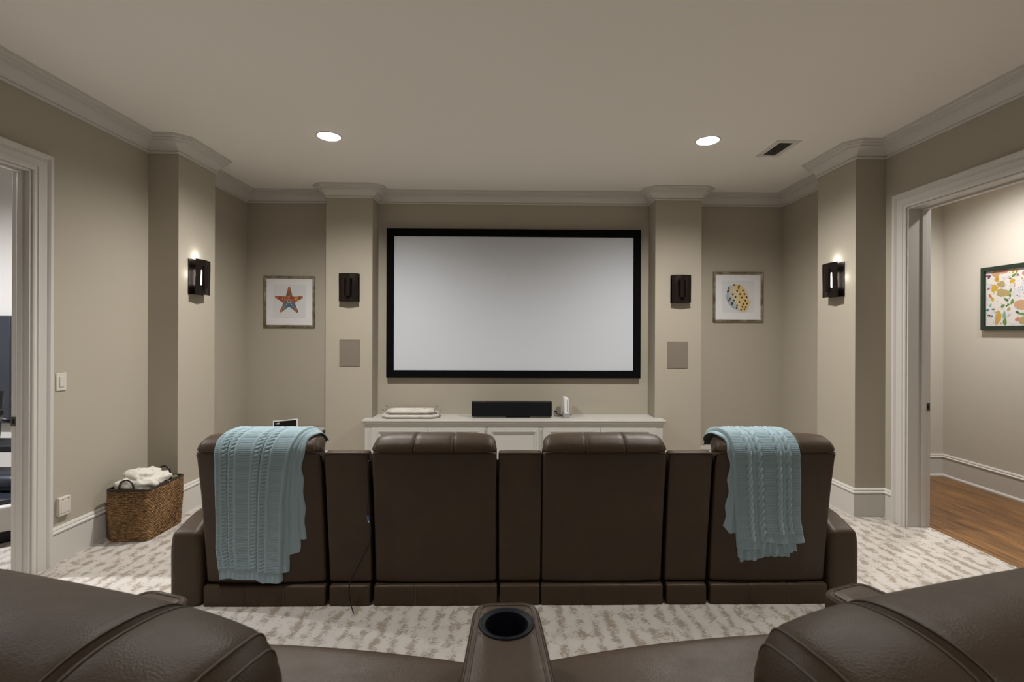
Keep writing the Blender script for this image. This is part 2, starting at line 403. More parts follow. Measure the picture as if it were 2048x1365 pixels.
def seat_module(parent, M, hw=0.322, cushions=True, R3=0.105, sd=0.007, dyc=0.0, cw=0.0, Mc=None):
    def place(o): o.matrix_local = M; return o
    back = place(leather_part('backrest', pillow(BODY, hw, 0.018, 10, 0.008, dome=3), parent))
    hf = lambda y, z: 1.0 - 0.045 * max(0, min(1, (z - 0.85) / 0.06)) - 0.22 * max(0, min(1, (y + 0.02) / 0.12)) ** 2
    head = leather_part('headrest', pillow(HEAD, hw + 0.001, 0.035, 22, 0.016, seams=(-R3, R3), seam_d=sd, hwfun=hf, xmask=headmask, step=0.02, dome=4), back)
    # double stitching along thirds and along both side seams of the headrest
    P = resample([Vector(p) for p in HEAD], 0.012); NR = prof_normals(P)
    idx = [i for i in range(len(P)) if P[i].y > 0.80 and (P[i].y > 0.843 or P[i].x > 0)]
    idx = idx[0:]
    for sx in (-R3 - .009, -R3 + .009, R3 - .009, R3 + .009):
        u = sx / (hw + .001)
        pts = []
        for i in idx:
            q = P[i] + NR[i] * (0.016 * (1 - abs(u) ** 4) * headmask(P[i]) - 0.0004); pts.append((sx * hf(q.x, q.y), q.x, q.y))
        MB().tube(pts, 0.0011, 5).build('stitching', M_THREAD, back, smooth=True, clean=False)
    for s in (-1, 1):
        for r_ in (0.012, 0.026):
            pts = []
            for i in idx:
                sx = (hw + .001 - 0.035 + r_); e_ = 0.035 - math.sqrt(max(0, 0.035 ** 2 - r_ ** 2))
                u = sx / (hw + .001); q = P[i] + NR[i] * (-e_ + 0.016 * (1 - abs(u) ** 4) * headmask(P[i]) + 0.0006)
                pts.append((s * sx * hf(q.x, q.y), q.x, q.y))
            MB().tube(pts, 0.0014, 5).build('stitching', M_THREAD, back, smooth=True, clean=False)
    # piping along the seam between headrest and back panel
    pp = MB().tube([(x, -0.1045 - 0.004 * (1 - (x / hw) ** 2), 0.8385) for x in np.linspace(-hw + .012, hw - .012, 14)], 0.0028, 6)
    pp.build('piping', M_LEATHER, back, smooth=True, clean=False)
    M_back = M
    if Mc: M = Mc
    if cushions:
        SEAT = roundpoly([(0.19, 0.26), (0.19, 0.47), (0.40, 0.455), (0.60, 0.452), (0.60, 0.26)], [0.02, 0.05, 0.2, 0.05, 0.02])
        SEAT = [Vector((p.x - 0.09 * (p.x > .5 and dyc > 0), p.y)) for p in SEAT]
        place(leather_part('seat_cushion', pillow(SEAT, hw - 0.004 + cw, 0.03, 12, 0.016, seams=() if dyc else (-R3, R3), step=0.02), parent))
        FR = roundpoly([(0.595, 0.13), (0.595, 0.455), (0.69, 0.452), (0.72, 0.30), (0.70, 0.13)], [0.015, 0.02, 0.05, 0.1, 0.03])
        FR = [Vector((p.x + (dyc if p.x > .62 else (-0.09 if dyc else 0)), p.y)) for p in FR]
        place(leather_part('footrest', pillow(FR, hw - 0.004 + cw, 0.022, 12, 0.012, seams=() if dyc else (-R3, R3), step=0.02), parent))
        place(MB().box(-hw + .03, hw - .03, 0.06, 0.59, 0.03, 0.27).build('seat_frame', M_DARKFAB, parent))
    bs = roundpoly([(-0.022, 0.001), (-0.024, 0.108), (0.05, 0.109), (0.05, 0.001)], [0.004, 0.014, 0.01, 0.004])
    bb = place(leather_part('base_panel', pillow(bs, hw + 0.004, 0.010, 16, 0.003, seams=(-R3, R3), seam_d=0.002, step=0.02), parent))
    for sx in (-R3, R3): MB().tube([(sx, -0.0252, 0.008), (sx, -0.0258, 0.06), (sx, -0.0256, 0.098)], 0.0016, 4).build('stitching', M_THREAD, bb, clean=False)

def console_module(parent, M, cup=True, wf=None, back=True, hw=0.112, cupy=0.56):
    def place(o): o.matrix_local = M; return o
    if back:
        WB = roundpoly([(0.0, 0.118), (-0.018, 0.30), (-0.056, 0.60), (-0.084, 0.832), (-0.02, 0.832), (0.05, 0.70), (0.06, 0.118)], [0.02, 0.2, 0.2, 0.008, 0.02, 0.05, 0.01])
        wb = place(leather_part('console_back', pillow(WB, hw, 0.010, 8, 0.003, hwfun=lambda y, z: 1.0 + 0.035 * (z - .1)), parent))
        for s in (-1, 1):
            for k in (0.010, 0.022): MB().tube([(s * (hw + .002 - k), -0.083, 0.8335), (s * (hw + .002 - k), -0.05, 0.8345), (s * (hw + .002 - k), -0.015, 0.831)], 0.0017, 5).build('stitching', M_THREAD, wb, clean=False)
        MB().tube([(x, -0.0855, 0.8325) for x in np.linspace(-hw, hw, 6)], 0.0024, 6).build('piping', M_THREAD, wb, clean=False)
    bs = roundpoly([(-0.022, 0.001), (-0.024, 0.108), (0.05, 0.109), (0.05, 0.001)], [0.004, 0.014, 0.01, 0.004])
    place(leather_part('base_panel', pillow(bs, hw - 0.004, 0.010, 8, 0.002, step=0.02), parent))
    place(MB().box(-hw - .02, hw + .02, 0.052, 0.075, 0.02, 0.76 if back == 'far' else 0.70).build('gap_shade_board', M_DARKFAB, parent))  # added dark board, stands in for the shade in the gaps beside the console
    top = 0.62; rr = 0.045
    # box with cup hole: footprint rounded, tapered towards the front
    def width(y): return (0.107 + (0.075 - 0.107) * max(0, (y - 0.05) / 0.60))
    y0, y1 = 0.055, 0.655; cy = cupy; n = 72; cr = 0.060
    def outline(inset):
        P = [(-width(y0) + inset, y0), (width(y0) - inset, y0), (width(y1) - inset, y1 - inset), (-width(y1) + inset, y1 - inset)]
        P = roundpoly(P, [0.002, 0.002, rr, rr], 10)
        return P
    b = MB(); rings = []
    O = resample(outline(0), 0.012); m_ = len(O)
    def ring(ins, z):
        C = Vector((0, 0.4)); out = []
        NRm = prof_normals(O)
        return [(O[i].x - NRm[i].x * ins, O[i].y - NRm[i].y * ins, z) for i in range(m_)]
    rings = [ring(0.0, 0.14), ring(0, top - 0.022), ring(0.0015, top - 0.016), ring(0.0, top - 0.010), ring(0.003, top - 0.004), ring(0.009, top), ring(0.013, top - 0.0015), ring(0.017, top + 0.001), ring(0.026, top + 0.002)]
    V = [p for r in rings for p in r]; F = []
    for k in range(len(rings) - 1):
        for i in range(m_): F.append((k * m_ + i, k * m_ + (i + 1) % m_, (k + 1) * m_ + (i + 1) % m_, (k + 1) * m_ + i))
    k0 = (len(rings) - 1) * m_
    # top: bridge outer ring to cup circle by angle
    if cup:
        cir = []
        for i in range(m_):
            x, y, z = rings[-1][i]; a = math.atan2(y - cy, x)
            cir.append((cr * math.cos(a), cy + cr * math.sin(a), top + 0.003))
        mids = []
        for t in (0.3, 0.6, 0.85):
            mids.append([(rings[-1][i][0] * (1 - t) + cir[i][0] * t, rings[-1][i][1] * (1 - t) + cir[i][1] * t, top + 0.002 + 0.003 * math.sin(PI * t)) for i in range(m_)])
        mids.append(cir)
        for r in mids: V += r
        for k in range(len(mids)):
            a0 = k0 + k * m_
            for i in range(m_): F.append((a0 + i, a0 + (i + 1) % m_, a0 + m_ + (i + 1) % m_, a0 + m_ + i))
    else: F.append(tuple(k0 + i for i in range(m_)))
    o = place(leather_part('armrest_console', (V, F), parent))
    for ins, z in ((0.006, top - 0.0005), (0.0175, top + 0.0022)):
        MB().tube(ring(ins, z), 0.0011, 4, closed=True).build('stitching', M_THREAD, o, clean=False)
    if cup:
        c = MB().lathe([(cr + 0.0005, top - 0.002), (cr + 0.001, top + 0.004), (cr - 0.001, top + 0.0065), (cr - 0.005, top + 0.0068), (cr - 0.011, top + 0.002), (cr - 0.0125, top + 0.002), (cr - 0.0135, top + 0.0035), (cr - 0.0145, top + 0.001), (cr - 0.0155, top - 0.01),
                         (cr - 0.018, top - 0.085), (0.0, top - 0.086)], 0, cy, 64)
        c.build('cup_holder', M_CUP, o, smooth=True, angle=50)

YF = 2.70
MT = lambda x, y, z=0, a=0: Matrix.Translation((x, y, z)) @ Matrix.Rotation(a, 4, 'Z')
FS = [(-1.297, 0.318), (-0.389, 0.325), (0.504, 0.326), (1.408, 0.316)]
def far_row():
    T = thing('theater_sofa', 'long brown leather theater sofa of four recliners seen from behind, facing the screen', 'sofa')
    for x, hw in FS: seat_module(T, MT(x, YF), hw)
    for x in (-0.8465, 0.061, 0.961): console_module(T, MT(x, YF), True, back='far')
    A = roundpoly([(-0.02, 0.004), (-0.024, 0.392), (0.12, 0.445), (0.35, 0.470), (0.52, 0.55), (0.64, 0.55), (0.67, 0.45), (0.66, 0.004)],
                  [0.01, 0.035, 0.2, 0.12, 0.1, 0.06, 0.1, 0.01])
    for x0, x1 in ((-1.80, -1.632), (1.74, 1.905)):
        hw = (x1 - x0) / 2
        o = leather_part('armrest', pillow(A, hw, 0.03, 14, 0.004, step=0.02, hwfun=lambda y, z: 1 - 0.42 * max(0, min(1, (z - 0.27) / 0.19)) ** 2), T); o.matrix_local = MT((x0 + x1) / 2, YF)
    return T
far_row()
# second row, on its riser
RZ = 0.20
o = MB().box(-2.0, 2.0, YR + .02, 1.62, 0.001, RZ).build('floor_riser', M_CARPET, bevel=0.01); tag(o, kind=S)
TH = math.radians(9.6)
T2 = thing('theater_sofa', 'nearer brown leather theater sofa in the foreground, cup holder console between two headrests', 'sofa')
def near(r, f, a):  # right-side local frame
    return MT(r * math.cos(a) - f * math.sin(a), r * math.sin(a) + f * math.cos(a), RZ, a)
T2.location = (0.016, 0, 0); T2.rotation_euler = (0, 0, 0.018)
for s, Mb, cx, cy_ in ((1, near(0.677, 0.392, math.radians(14.5)), 0.88, 1.155), (-1, MT(-0.541, 0.572, RZ, -math.radians(18)), -0.848, 1.165)):
    Mc = Matrix.Translation((0, 0, 0.032)) @ near(s * 0.594, 0.462, s * math.radians(8))
    seat_module(T2, Matrix.Translation((0, 0, 0.044)) @ Mb, R3=0.175, sd=0.008, dyc=0.02, cw=0.046, Mc=Mc)
    a = s * 2 * TH
    console_module(T2, MT(cx + 0.56 * math.sin(a), cy_ - 0.56 * math.cos(a), RZ + 0.0, a), True, back=True, cupy=0.52)
console_module(T2, MT(0, 0.534, RZ, 0), True, back=True)
# ---------------------------------------------------------------- knitted throws
M_KNIT = mat('teal_knit', (0.285, 0.388, 0.432), 0.9, spec=0.15)
bump(M_KNIT, noise(M_KNIT, coords(M_KNIT), 900, 2), 0.5, 0.0015)
BS(M_KNIT).inputs['Sheen Weight'].default_value = 0.25

def knit_height(u, v, cols):
    """u,v in metres (arrays); cols: list of (kind, width)"""
    h = np.zeros_like(u); x0 = 0.0
    for kind, wd in cols:
        m = (u >= x0) & (u < x0 + wd); a = u[m] - x0; vv = v[m]; q = a / wd * 2 - 1
        if kind == 'g':      # garter ridges running across
            ph = vv / 0.0088 + 0.06 * np.sin(2 * PI * a / 0.006)
            hh = 0.0046 * np.abs(np.sin(PI * ph)) ** 0.8 - 0.0016 + 0.0004 * np.sin(2 * PI * a / 0.006)
        elif kind == 's':    # smooth column
            hh = 0.0034 * np.sqrt(np.clip(1 - q ** 2, 0, 1)) + 0.0004 * np.sin(2 * PI * vv / 0.007 + np.abs(q) * 3)
        elif kind == 'c':    # cable
            P = 0.040; t = vv / P * PI
            c1 = 0.42 * np.cos(t); c2 = -c1; wv = 0.58
            z1 = np.sqrt(np.clip(1 - ((q - c1) / wv) ** 2, 0, 1)) * (1 + 0.35 * np.sin(t)); z2 = np.sqrt(np.clip(1 - ((q - c2) / wv) ** 2, 0, 1)) * (1 - 0.35 * np.sin(t))
            hh = 0.0068 * np.maximum(z1, z2) - 0.0012 + 0.0004 * np.sin(2 * PI * (vv / 0.006 + q * 1.5))
        elif kind == 'b':    # broken bobbles / seed relief
            t = vv / 0.020
            hh = 0.0042 * np.clip(np.sin(2 * PI * (t + 0.25 * q)) , -0.5, 1) * np.exp(-q ** 2 * 1.2) + 0.0010 * np.sin(2 * PI * vv / 0.0065) * np.sin(2 * PI * a / 0.006)
        elif kind == 'e':    # eyelets
            d = np.abs(((vv / 0.0095) % 1) - 0.5) * 2
            hh = 0.0012 - 0.0075 * np.exp(-(q / 0.55) ** 2) * (d < 0.55)
        elif kind == 'n':    # narrow twisted rope
            hh = 0.0034 * np.sqrt(np.clip(1 - q ** 2, 0, 1)) * (0.72 + 0.28 * np.sin(2 * PI * (vv / 0.0085 + q * 0.4)))
        else: hh = np.zeros_like(a) - 0.001
        h[m] = hh; x0 += wd
    return h

def drape_path(hem, front, off):
    """section of the backrest outline from the front of the headrest over the crest and down the rear face (local y,z)"""
    rear = [(-0.100, 0.80), (-0.09, 0.74), (-0.068, 0.62), (-0.045, 0.48), (-0.028, 0.34), (-0.02, 0.25), (-0.014, 0.10)]
    top = [(0.112, 0.60), (0.104, 0.72), (0.103, 0.80), (0.090, 0.86), (0.060, 0.898), (0.012, 0.918), (-0.03, 0.922), (-0.075, 0.912), (-0.103, 0.885), (-0.112, 0.850)]
    P = catmull(top + rear, 10); NRm = []
    for i in range(len(P)):
        d = (P[min(i + 1, len(P) - 1)] - P[max(i - 1, 0)]).normalized(); NRm.append(Vector((d.y, -d.x)))
    Q = [p + n * (off) for p, n in zip(P, NRm)]
    i0 = next(i for i, p in enumerate(Q) if p.y > front)
    out = [Q[i0]]
    for p in Q[i0 + 1:]:
        if p.y < hem and p.x < -0.01: break
        out.append(p)
    return out

def throw_layer(name, parent, cx, hem, front, off, left, right, cols, step=0.0028, flat=False, hemf=None, fold=(0, 0.02), edge=0.012, ripple=0.0, seed=0, thick=0.006, hemband=0.055):
    """left/right: functions z_fraction->x (world), parameter a in [0,1] measured from the front end to the hem"""
    P = drape_path(hem - 0.04, front, off)
    S_ = [0.0]
    for i in range(1, len(P)): S_.append(S_[-1] + (P[i] - P[i - 1]).length)
    S_ = np.array(S_); PY = np.array([p.x for p in P]); PZ = np.array([p.y for p in P]); T_ = S_[-1]
    ns = int(T_ / step) + 2; sv = np.linspace(0, T_, ns)
    py = np.interp(sv, S_, PY); pz = np.interp(sv, S_, PZ)
    dy = np.gradient(py, sv); dz = np.gradient(pz, sv); ln = np.hypot(dy, dz); ny, nz = dz / ln, -dy / ln
    W0 = right(0.6) - left(0.6); nu = int(W0 / step) + 2
    tu = np.linspace(0, 1, nu); a = sv / T_
    lx = np.array([left(k) for k in a]); rx = np.array([right(k) for k in a])
    U, Vv = np.meshgrid(tu * W0, sv); X = lx[:, None] + (rx - lx)[:, None] * tu[None, :]
    endv = np.full(nu, T_)
    if hemf is not None: endv = T_ - 0.04 + np.array([hemf(t) for t in tu])
    # rescale each column so that the hem follows hemf
    SV = sv[:, None] * (endv / T_)[None, :]
    PYg = np.interp(SV, sv, py); PZg = np.interp(SV, sv, pz); NY = np.interp(SV, sv, ny); NZ = np.interp(SV, sv, nz)
    if flat: H = 0.0006 * np.sin(2 * PI * U / 0.006)
    else: H = knit_height(U.copy(), SV, cols)
    hb = SV > (endv[None, :] - hemband)
    H = np.where(hb, 0.0013 * np.sin(2 * PI * U / 0.0062) - 0.0012, H)
    # soft folds running down the cloth, stronger towards the hem
    r2 = np.random.default_rng(seed); ph = r2.uniform(0, 6, 3)
    amp = (0.2 + 0.8 * np.clip((a[:, None] - 0.35) / 0.6, 0, 1))
    G = fold[0] * (0.6 * np.sin(2 * PI * tu[None, :] * W0 / fold[1] + ph[0] + 1.2 * a[:, None]) + 0.4 * np.sin(2 * PI * tu[None, :] * W0 / (fold[1] * 1.7) + ph[1])) * amp
    if ripple: X = X + ripple * np.sin(2 * PI * a[:, None] * 5 + ph[2]) * np.abs(tu[None, :] * 2 - 1) ** 3
    de = np.minimum(U, W0 - U); E_ = -off * 0.75 * np.clip(1 - de / edge, 0, 1) ** 2
    D = H + G + E_
    Y = PYg + NY * D; Z = PZg + NZ * D
    Yi = PYg + NY * (np.minimum(D - thick, 0) * 0 + G + E_ - thick); Zi = PZg + NZ * (G + E_ - thick)
    V = np.concatenate([np.stack([X - cx, Y, Z], -1).reshape(-1, 3), np.stack([X - cx, Yi, Zi], -1).reshape(-1, 3)])
    idx = np.arange(ns * nu).reshape(ns, nu); A = idx[:-1, :-1].ravel(); B = idx[:-1, 1:].ravel(); C = idx[1:, 1:].ravel(); Dd = idx[1:, :-1].ravel(); n0 = ns * nu
    F = [np.stack([A, Dd, C, B], -1), np.stack([A, B, C, Dd], -1) + n0]
    def strip(e1):
        e1 = np.asarray(e1); return np.stack([e1[:-1], e1[1:], e1[1:] + n0, e1[:-1] + n0], -1)
    F += [strip(idx[0, :]), strip(idx[:, -1]), strip(idx[-1, ::-1]), strip(idx[::-1, 0])]
    F = np.concatenate(F)
    me = bpy.data.meshes.new(name); me.vertices.add(len(V)); me.vertices.foreach_set('co', V.astype(np.float32).ravel())
    me.loops.add(len(F) * 4); me.loops.foreach_set('vertex_index', F.astype(np.int32).ravel())
    me.polygons.add(len(F)); me.polygons.foreach_set('loop_start', np.arange(0, len(F) * 4, 4, dtype=np.int32)); me.polygons.foreach_set('loop_total', np.full(len(F), 4, dtype=np.int32))
    me.update(calc_edges=True); me.polygons.foreach_set('use_smooth', [True] * len(F)); me.validate()
    o = bpy.data.objects.new(name, me); COL.objects.link(o); me.materials.append(M_KNIT); o.parent = parent
    return o
def ipl(*pts):
    xs = [p[0] for p in pts]; ys = [p[1] for p in pts]
    return lambda a: float(np.interp(a, xs, ys))
# left throw (over the leftmost backrest)
TL = thing('knit_throw', 'light blue cable knit throw over the leftmost sofa back, end hanging almost to the base', 'throw blanket', (0, YF, 0))
pat1 = [('g', .030), ('s', .010), ('b', .020), ('e', .011), ('s', .008), ('b', .020), ('s', .014), ('g', .062), ('s', .014), ('b', .026), ('e', .012), ('s', .008), ('b', .026), ('s', .014), ('g', .060), ('s', .014), ('b', .026), ('e', .011), ('s', .012), ('g', .020)]
W1 = sum(w_ for _, w_ in pat1)
hem1 = ipl((0, 0.004), (.15, 0), (.4, .008), (.60, .006), (.70, .028), (1, .026))
throw_layer('throw_layer', TL, 0, 0.145, 0.83, 0.030, ipl((0, -1.43), (.2, -1.45), (.30, -1.495), (.5, -1.515), (.85, -1.54), (1, -1.525)), ipl((0, -1.03), (.18, -1.045), (.30, -1.085), (.42, -1.13), (.6, -1.165), (1, -1.20)), pat1, hemf=lambda t: hem1(t) - .012, fold=(0.004, 0.11), seed=3)
throw_layer('throw_layer', TL, 0, 0.215, 0.84, 0.021, ipl((0, -1.20), (.3, -1.25), (1, -1.30)), ipl((0, -1.02), (.18, -1.035), (.30, -1.07), (.42, -1.11), (.6, -1.14), (1, -1.165)), [('g', .5)], fold=(0.003, .05), seed=4, step=0.004, flat=False)
throw_layer('throw_layer', TL, 0, 0.235, 0.85, 0.014, ipl((0, -1.20), (1, -1.30)), ipl((0, -1.01), (.18, -1.02), (.30, -1.055), (.42, -1.085), (1, -1.105)), [('p', .5)], fold=(0.003, .04), seed=5, step=0.005, flat=True, ripple=.004, hemf=ipl((0, 0), (1, -.05)))
throw_layer('throw_layer', TL, 0, 0.40, 0.86, 0.009, ipl((0, -1.20), (1, -1.25)), ipl((0, -1.0), (.18, -1.01), (.30, -1.04), (.5, -1.07), (1, -1.07)), [('p', .5)], fold=(0.002, .03), seed=6, step=0.005, flat=True, ripple=.004)
# right throw (over the rightmost backrest)
TR = thing('knit_throw', 'teal cable knit throw over the rightmost sofa back, three ribbed hems stepped at the bottom', 'throw blanket', (0, YF, 0))
pat2 = [('p', .006), ('g', .062), ('c', .031), ('p', .003), ('n', .014), ('p', .003), ('c', .031), ('g', .070), ('c', .031), ('p', .003), ('n', .014), ('p', .003), ('c', .031), ('g', .058), ('c', .026), ('p', .02)]
hem2 = ipl((0, .045), (.38, .055), (.40, 0.0), (.7, .012), (1, 0.0))
LR = ipl((0, 1.10), (.12, 1.10), (.3, 1.14), (.6, 1.18), (1, 1.228)); RR = ipl((0, 1.42), (.12, 1.445), (.3, 1.494), (.6, 1.535), (.85, 1.555), (1, 1.590))
throw_layer('throw_layer', TR, 0, 0.345, 0.83, 0.030, LR, RR, pat2, hemf=lambda t: hem2(t), fold=(0.004, .085), seed=8)
LR2 = ipl((0, 1.11), (.12, 1.11), (.3, 1.15), (.5, 1.20), (1, 1.235)); 
throw_layer('throw_layer', TR, 0, 0.275, 0.84, 0.020, LR2, lambda a: RR(a) - .035, [('g', .5)], fold=(0.009, .036), seed=9, step=0.004, hemf=ipl((0, .02), (.3, .035), (.45, .0), (1, -.015)))
throw_layer('throw_layer', TR, 0, 0.245, 0.85, 0.012, lambda a: LR2(a) + .012, lambda a: RR(a) - .065, [('g', .5)], fold=(0.008, .033), seed=10, step=0.004, hemf=ipl((0, .03), (.4, .0), (1, .0)))
throw_layer('throw_layer', TR, 0, 0.42, 0.86, 0.011, ipl((0, 1.095), (.12, 1.09), (.3, 1.125), (.5, 1.155), (.8, 1.16), (1, 1.15)), ipl((0, 1.2), (1, 1.22)), [('p', .5)], fold=(0.004, .03), seed=11, step=0.005, flat=True, ripple=.006, hemf=ipl((0, .0), (1, .09)))

# ---------------------------------------------------------------- power cables on the sofa back
def cable(name, pts, r, label, m=M_BLACK):
    P = catmull(pts, 8); o = MB().tube(P, r, 8).build(name, m, smooth=True, clean=False); return tag(o, label, 'cable')
cable('power_cable', [(-0.722, 2.588, 0.80), (-0.728, 2.592, 0.72), (-0.725, 2.60, 0.64), (-0.733, 2.612, 0.55), (-0.734, 2.622, 0.50)], 0.0035, 'short black cord ending in a blue plug, hanging left of the second backrest')
M_BLUE = mat('blue_plug', (0.03, 0.09, 0.22), 0.4); M_STEEL = mat('steel', (0.55, 0.55, 0.56), 0.3, 1.0)
pl = [o for o in bpy.data.objects if o.name.startswith('power_cable')][0]
p = MB().tube([(-0.734, 2.622, 0.503), (-0.732, 2.625, 0.478)], 0.007, 10).build('plug', M_BLUE, pl); p['label'] = 'blue plug body'
MB().tube([(-0.731, 2.626, 0.478), (-0.7295, 2.628, 0.466)], 0.003, 8).build('plug_tip', M_STEEL, pl)
cable('power_cable', [(-0.722, 2.63, 0.46), (-0.728, 2.64, 0.36), (-0.765, 2.648, 0.28), (-0.805, 2.652, 0.20), (-0.832, 2.650, 0.15), (-0.838, 2.645, 0.09), (-0.826, 2.640, 0.03), (-0.80, 2.60, 0.006)], 0.003, 'thin black cable curving down over the console base to the carpet')

# ---------------------------------------------------------------- projection screen
SY0, SY1 = 5.43, 5.485
def rect_frame(x0, x1, z0, z1, prof, y, left=False):
    """prof: (inward offset, depth towards the camera)"""
    return sweep([(x0, z0), (x0, z1), (x1, z1), (x1, z0)], prof, lambda a, b_, h: (a, y - h, b_), closed=True)
scr = thing('projection_screen', 'large blank white projection screen in a black frame on the front wall', 'screen', (0.05, SY1, 0.97))
M_VELVET = mat('black_velvet', (0.0025, 0.0025, 0.003), 0.9, spec=0.1)
def PX(o, t):  # parent keeping world coordinates
    o.parent = t; o.matrix_parent_inverse = Matrix.Translation(-Vector(t.location)) if t.rotation_euler.z == 0 else t.matrix_basis.inverted(); return o
V, F = rect_frame(-1.331, 1.436, 0.972, 2.590, [(0.0, 0.0), (0, 0.050), (0.004, 0.055), (0.076, 0.055), (0.082, 0.042), (0.082, 0.0)], 5.487)
PX(MB().add(V, F).build('screen_frame', M_VELVET), scr)
M_SCREEN = mat('matte_white_screen', (0.585, 0.615, 0.67), 0.85, spec=0.1)
PX(MB().box(-1.252, 1.357, 5.444, 5.448, 1.051, 2.511).build('screen_surface', M_SCREEN), scr)

# ---------------------------------------------------------------- media cabinet
cab = thing('media_cabinet', 'low white built in media cabinet with framed doors under the screen', 'cabinet', (0.06, 5.3, 0))
ct = MB()
def polyprism(b, pts, z0, z1):
    n = len(pts); b.add([(x, y, z0) for x, y in pts] + [(x, y, z1) for x, y in pts], [tuple(range(n))[::-1], tuple(range(n, 2 * n))] + [(i, (i + 1) % n, (i + 1) % n + n, i + n) for i in range(n)]); return b
polyprism(ct, [(-1.495, 5.095), (1.612, 5.095), (1.612, PF - .002), (1.537, PF - .002), (1.537, YB - .002), (-1.431, YB - .002), (-1.431, PF - .002), (-1.495, PF - .002)], 0.553, 0.571)
PX(ct.build('countertop', M_CAB, bevel=0.004), cab)
V, F = sweep([(-1.470, PF), (-1.470, 5.13), (1.586, 5.13), (1.586, PF)], [(0, 0.505), (0.004, 0.505), (0.006, 0.512), (0.006, 0.525), (0.012, 0.535), (0.019, 0.545), (0.019, 0.553), (0, 0.553)], lambda a, b_, h: (a, b_, h))
PX(MB().add(V, F).build('cornice', M_CAB, smooth=True, angle=30), cab)
PX(MB().box(-1.470, 1.586, 5.13, PF - .002, 0.06, 0.552).box(-1.43, 1.536, PF - .002, YB - .003, 0.06, 0.552).box(-1.44, 1.556, 5.17, PF - .003, 0, 0.06).build('body', M_CAB, clean=False), cab)
for x0, x1, px0, px1 in ((-1.40, -0.826, -1.331, -0.893), (-0.822, -0.25, -0.756, -0.316), (-0.214, 0.304, -0.173, 0.274), (0.35, 0.938, 0.420, 0.871), (0.942, 1.52, 1.005, 1.444)):
    z0, z1, q1 = 0.085, 0.489, 0.456; d = MB()
    y = 5.112; th = 0.017
    # stiles and rails
    V, F = rect_frame(x0, x1, z0, z1, [(0, -th), (0, 0), (px0 - x0, 0)], y) if abs((px0 - x0) - (x1 - px1)) < 0.012 else ([], [])
    fr = MB().box(x0, px0, y, y + th, z0, z1).box(px1, x1, y, y + th, z0, z1).box(px0, px1, y, y + th, q1, z1).box(px0, px1, y, y + th, z0, z0 + .033)
    V, F = rect_frame(px0, px1, z0 + .033, q1, [(-0.004, 0), (-0.002, 0.006), (0.003, 0.007), (0.007, 0.004), (0.009, 0.0), (0.022, -0.009), (0.028, -0.010), (0.030, -0.013)], y)
    fr.add(V, F); fr.box(px0 + .02, px1 - .02, y + .012, y + .016, z0 + .05, q1 - .02)
    dr = PX(fr.build('door', M_CAB, clean=False), cab)

# items on the cabinet
TZ = 0.5715
def tray(label, x0, x1, y0, y1, z, h, group):
    t = thing('serving_tray', label, 'tray', ((x0 + x1) / 2, (y0 + y1) / 2, z), group); c = 0.06
    pts = [(x0 + c, y0), (x1 - c, y0), (x1, y0 + c), (x1, y1 - c), (x1 - c, y1), (x0 + c, y1), (x0, y1 - c), (x0, y0 + c)]
    pts = pts[::-1]  # clockwise: offsets point inwards
    V, F = sweep(pts, [(0.020, 0.0), (0.004, 0.006), (-0.002, h * .55), (0.002, h), (0.012, h + .001), (0.016, h - .006), (0.030, 0.008)], lambda a, b_, hh: (a, b_, z + hh), closed=True)
    PX(MB().add(V, F).build('rim', M_WHITEWASH, smooth=True, angle=40), t)
    PX(polyprism(MB(), [(x + (0.02 if x < (x0 + x1) / 2 else -0.02), y + (0.02 if y < (y0 + y1) / 2 else -0.02)) for x, y in pts[::-1]], z + .0005, z + .009).build('tray_base', M_WHITEWASH), t)
    ym = (y0 + y1) / 2
    for s, xe in ((-1, x0), (1, x1)):
        PX(MB().tube(catmull([(xe, ym - .05, z + h - .004), (xe + s * .012, ym - .046, z + h + .022), (xe + s * .016, ym - .03, z + h + .034), (xe + s * .016, ym + .03, z + h + .034), (xe + s * .012, ym + .046, z + h + .022), (xe, ym + .05, z + h - .004)], 5), 0.003, 6).build('handle', M_PEWTER, t, smooth=True), t)
M_PEWTER = mat('pewter', (0.38, 0.36, 0.33), 0.4, 0.9)
M_WHITEWASH = mat('whitewashed_wood', (0.6, 0.57, 0.52), 0.7, spec=0.2)
v_ = coords(M_WHITEWASH, (6, 60, 90)); L(M_WHITEWASH, ramp(M_WHITEWASH, noise(M_WHITEWASH, coords(M_WHITEWASH, (9, 30, 60)), 2, 4, .7), [(0.33, (0.25, 0.21, 0.17)), (0.42, (0.56, 0.53, 0.48)), (0.7, (0.70, 0.67, 0.62))]), BS(M_WHITEWASH).inputs['Base Color'])
tray('whitewashed wooden tray with clipped corners, bottom of the stack on the cabinet', -1.325, -0.735, 5.17, 5.46, TZ, 0.038, None)
tray('smaller whitewashed wooden tray, top of the stack on the cabinet', -1.285, -0.785, 5.20, 5.44, TZ + 0.040, 0.036, None)

sp = thing('center_speaker', 'wide black center speaker on the middle of the cabinet', 'speaker', (0.03, 5.3, TZ))
SX0, SX1, sz0, sz1 = -0.392, 0.452, TZ + 0.012, 0.738
PX(MB().box(SX0, SX1, 5.25, 5.34, sz0, sz1).build('enclosure', M_BLACK, bevel=0.003), sp)
M_GRILL = mat('speaker_cloth', (0.004, 0.004, 0.005), 0.8, spec=0.2)
PX(MB().box(SX0 + .006, SX1 - .006, 5.238, 5.25, sz0 + .006, sz1 - .006).build('grille', M_GRILL, bevel=0.004), sp)
PX(MB().box(-0.03, 0.22, 5.25, 5.42, TZ, sz0 - .0005).build('stand', M_BLACK, bevel=0.002), sp)

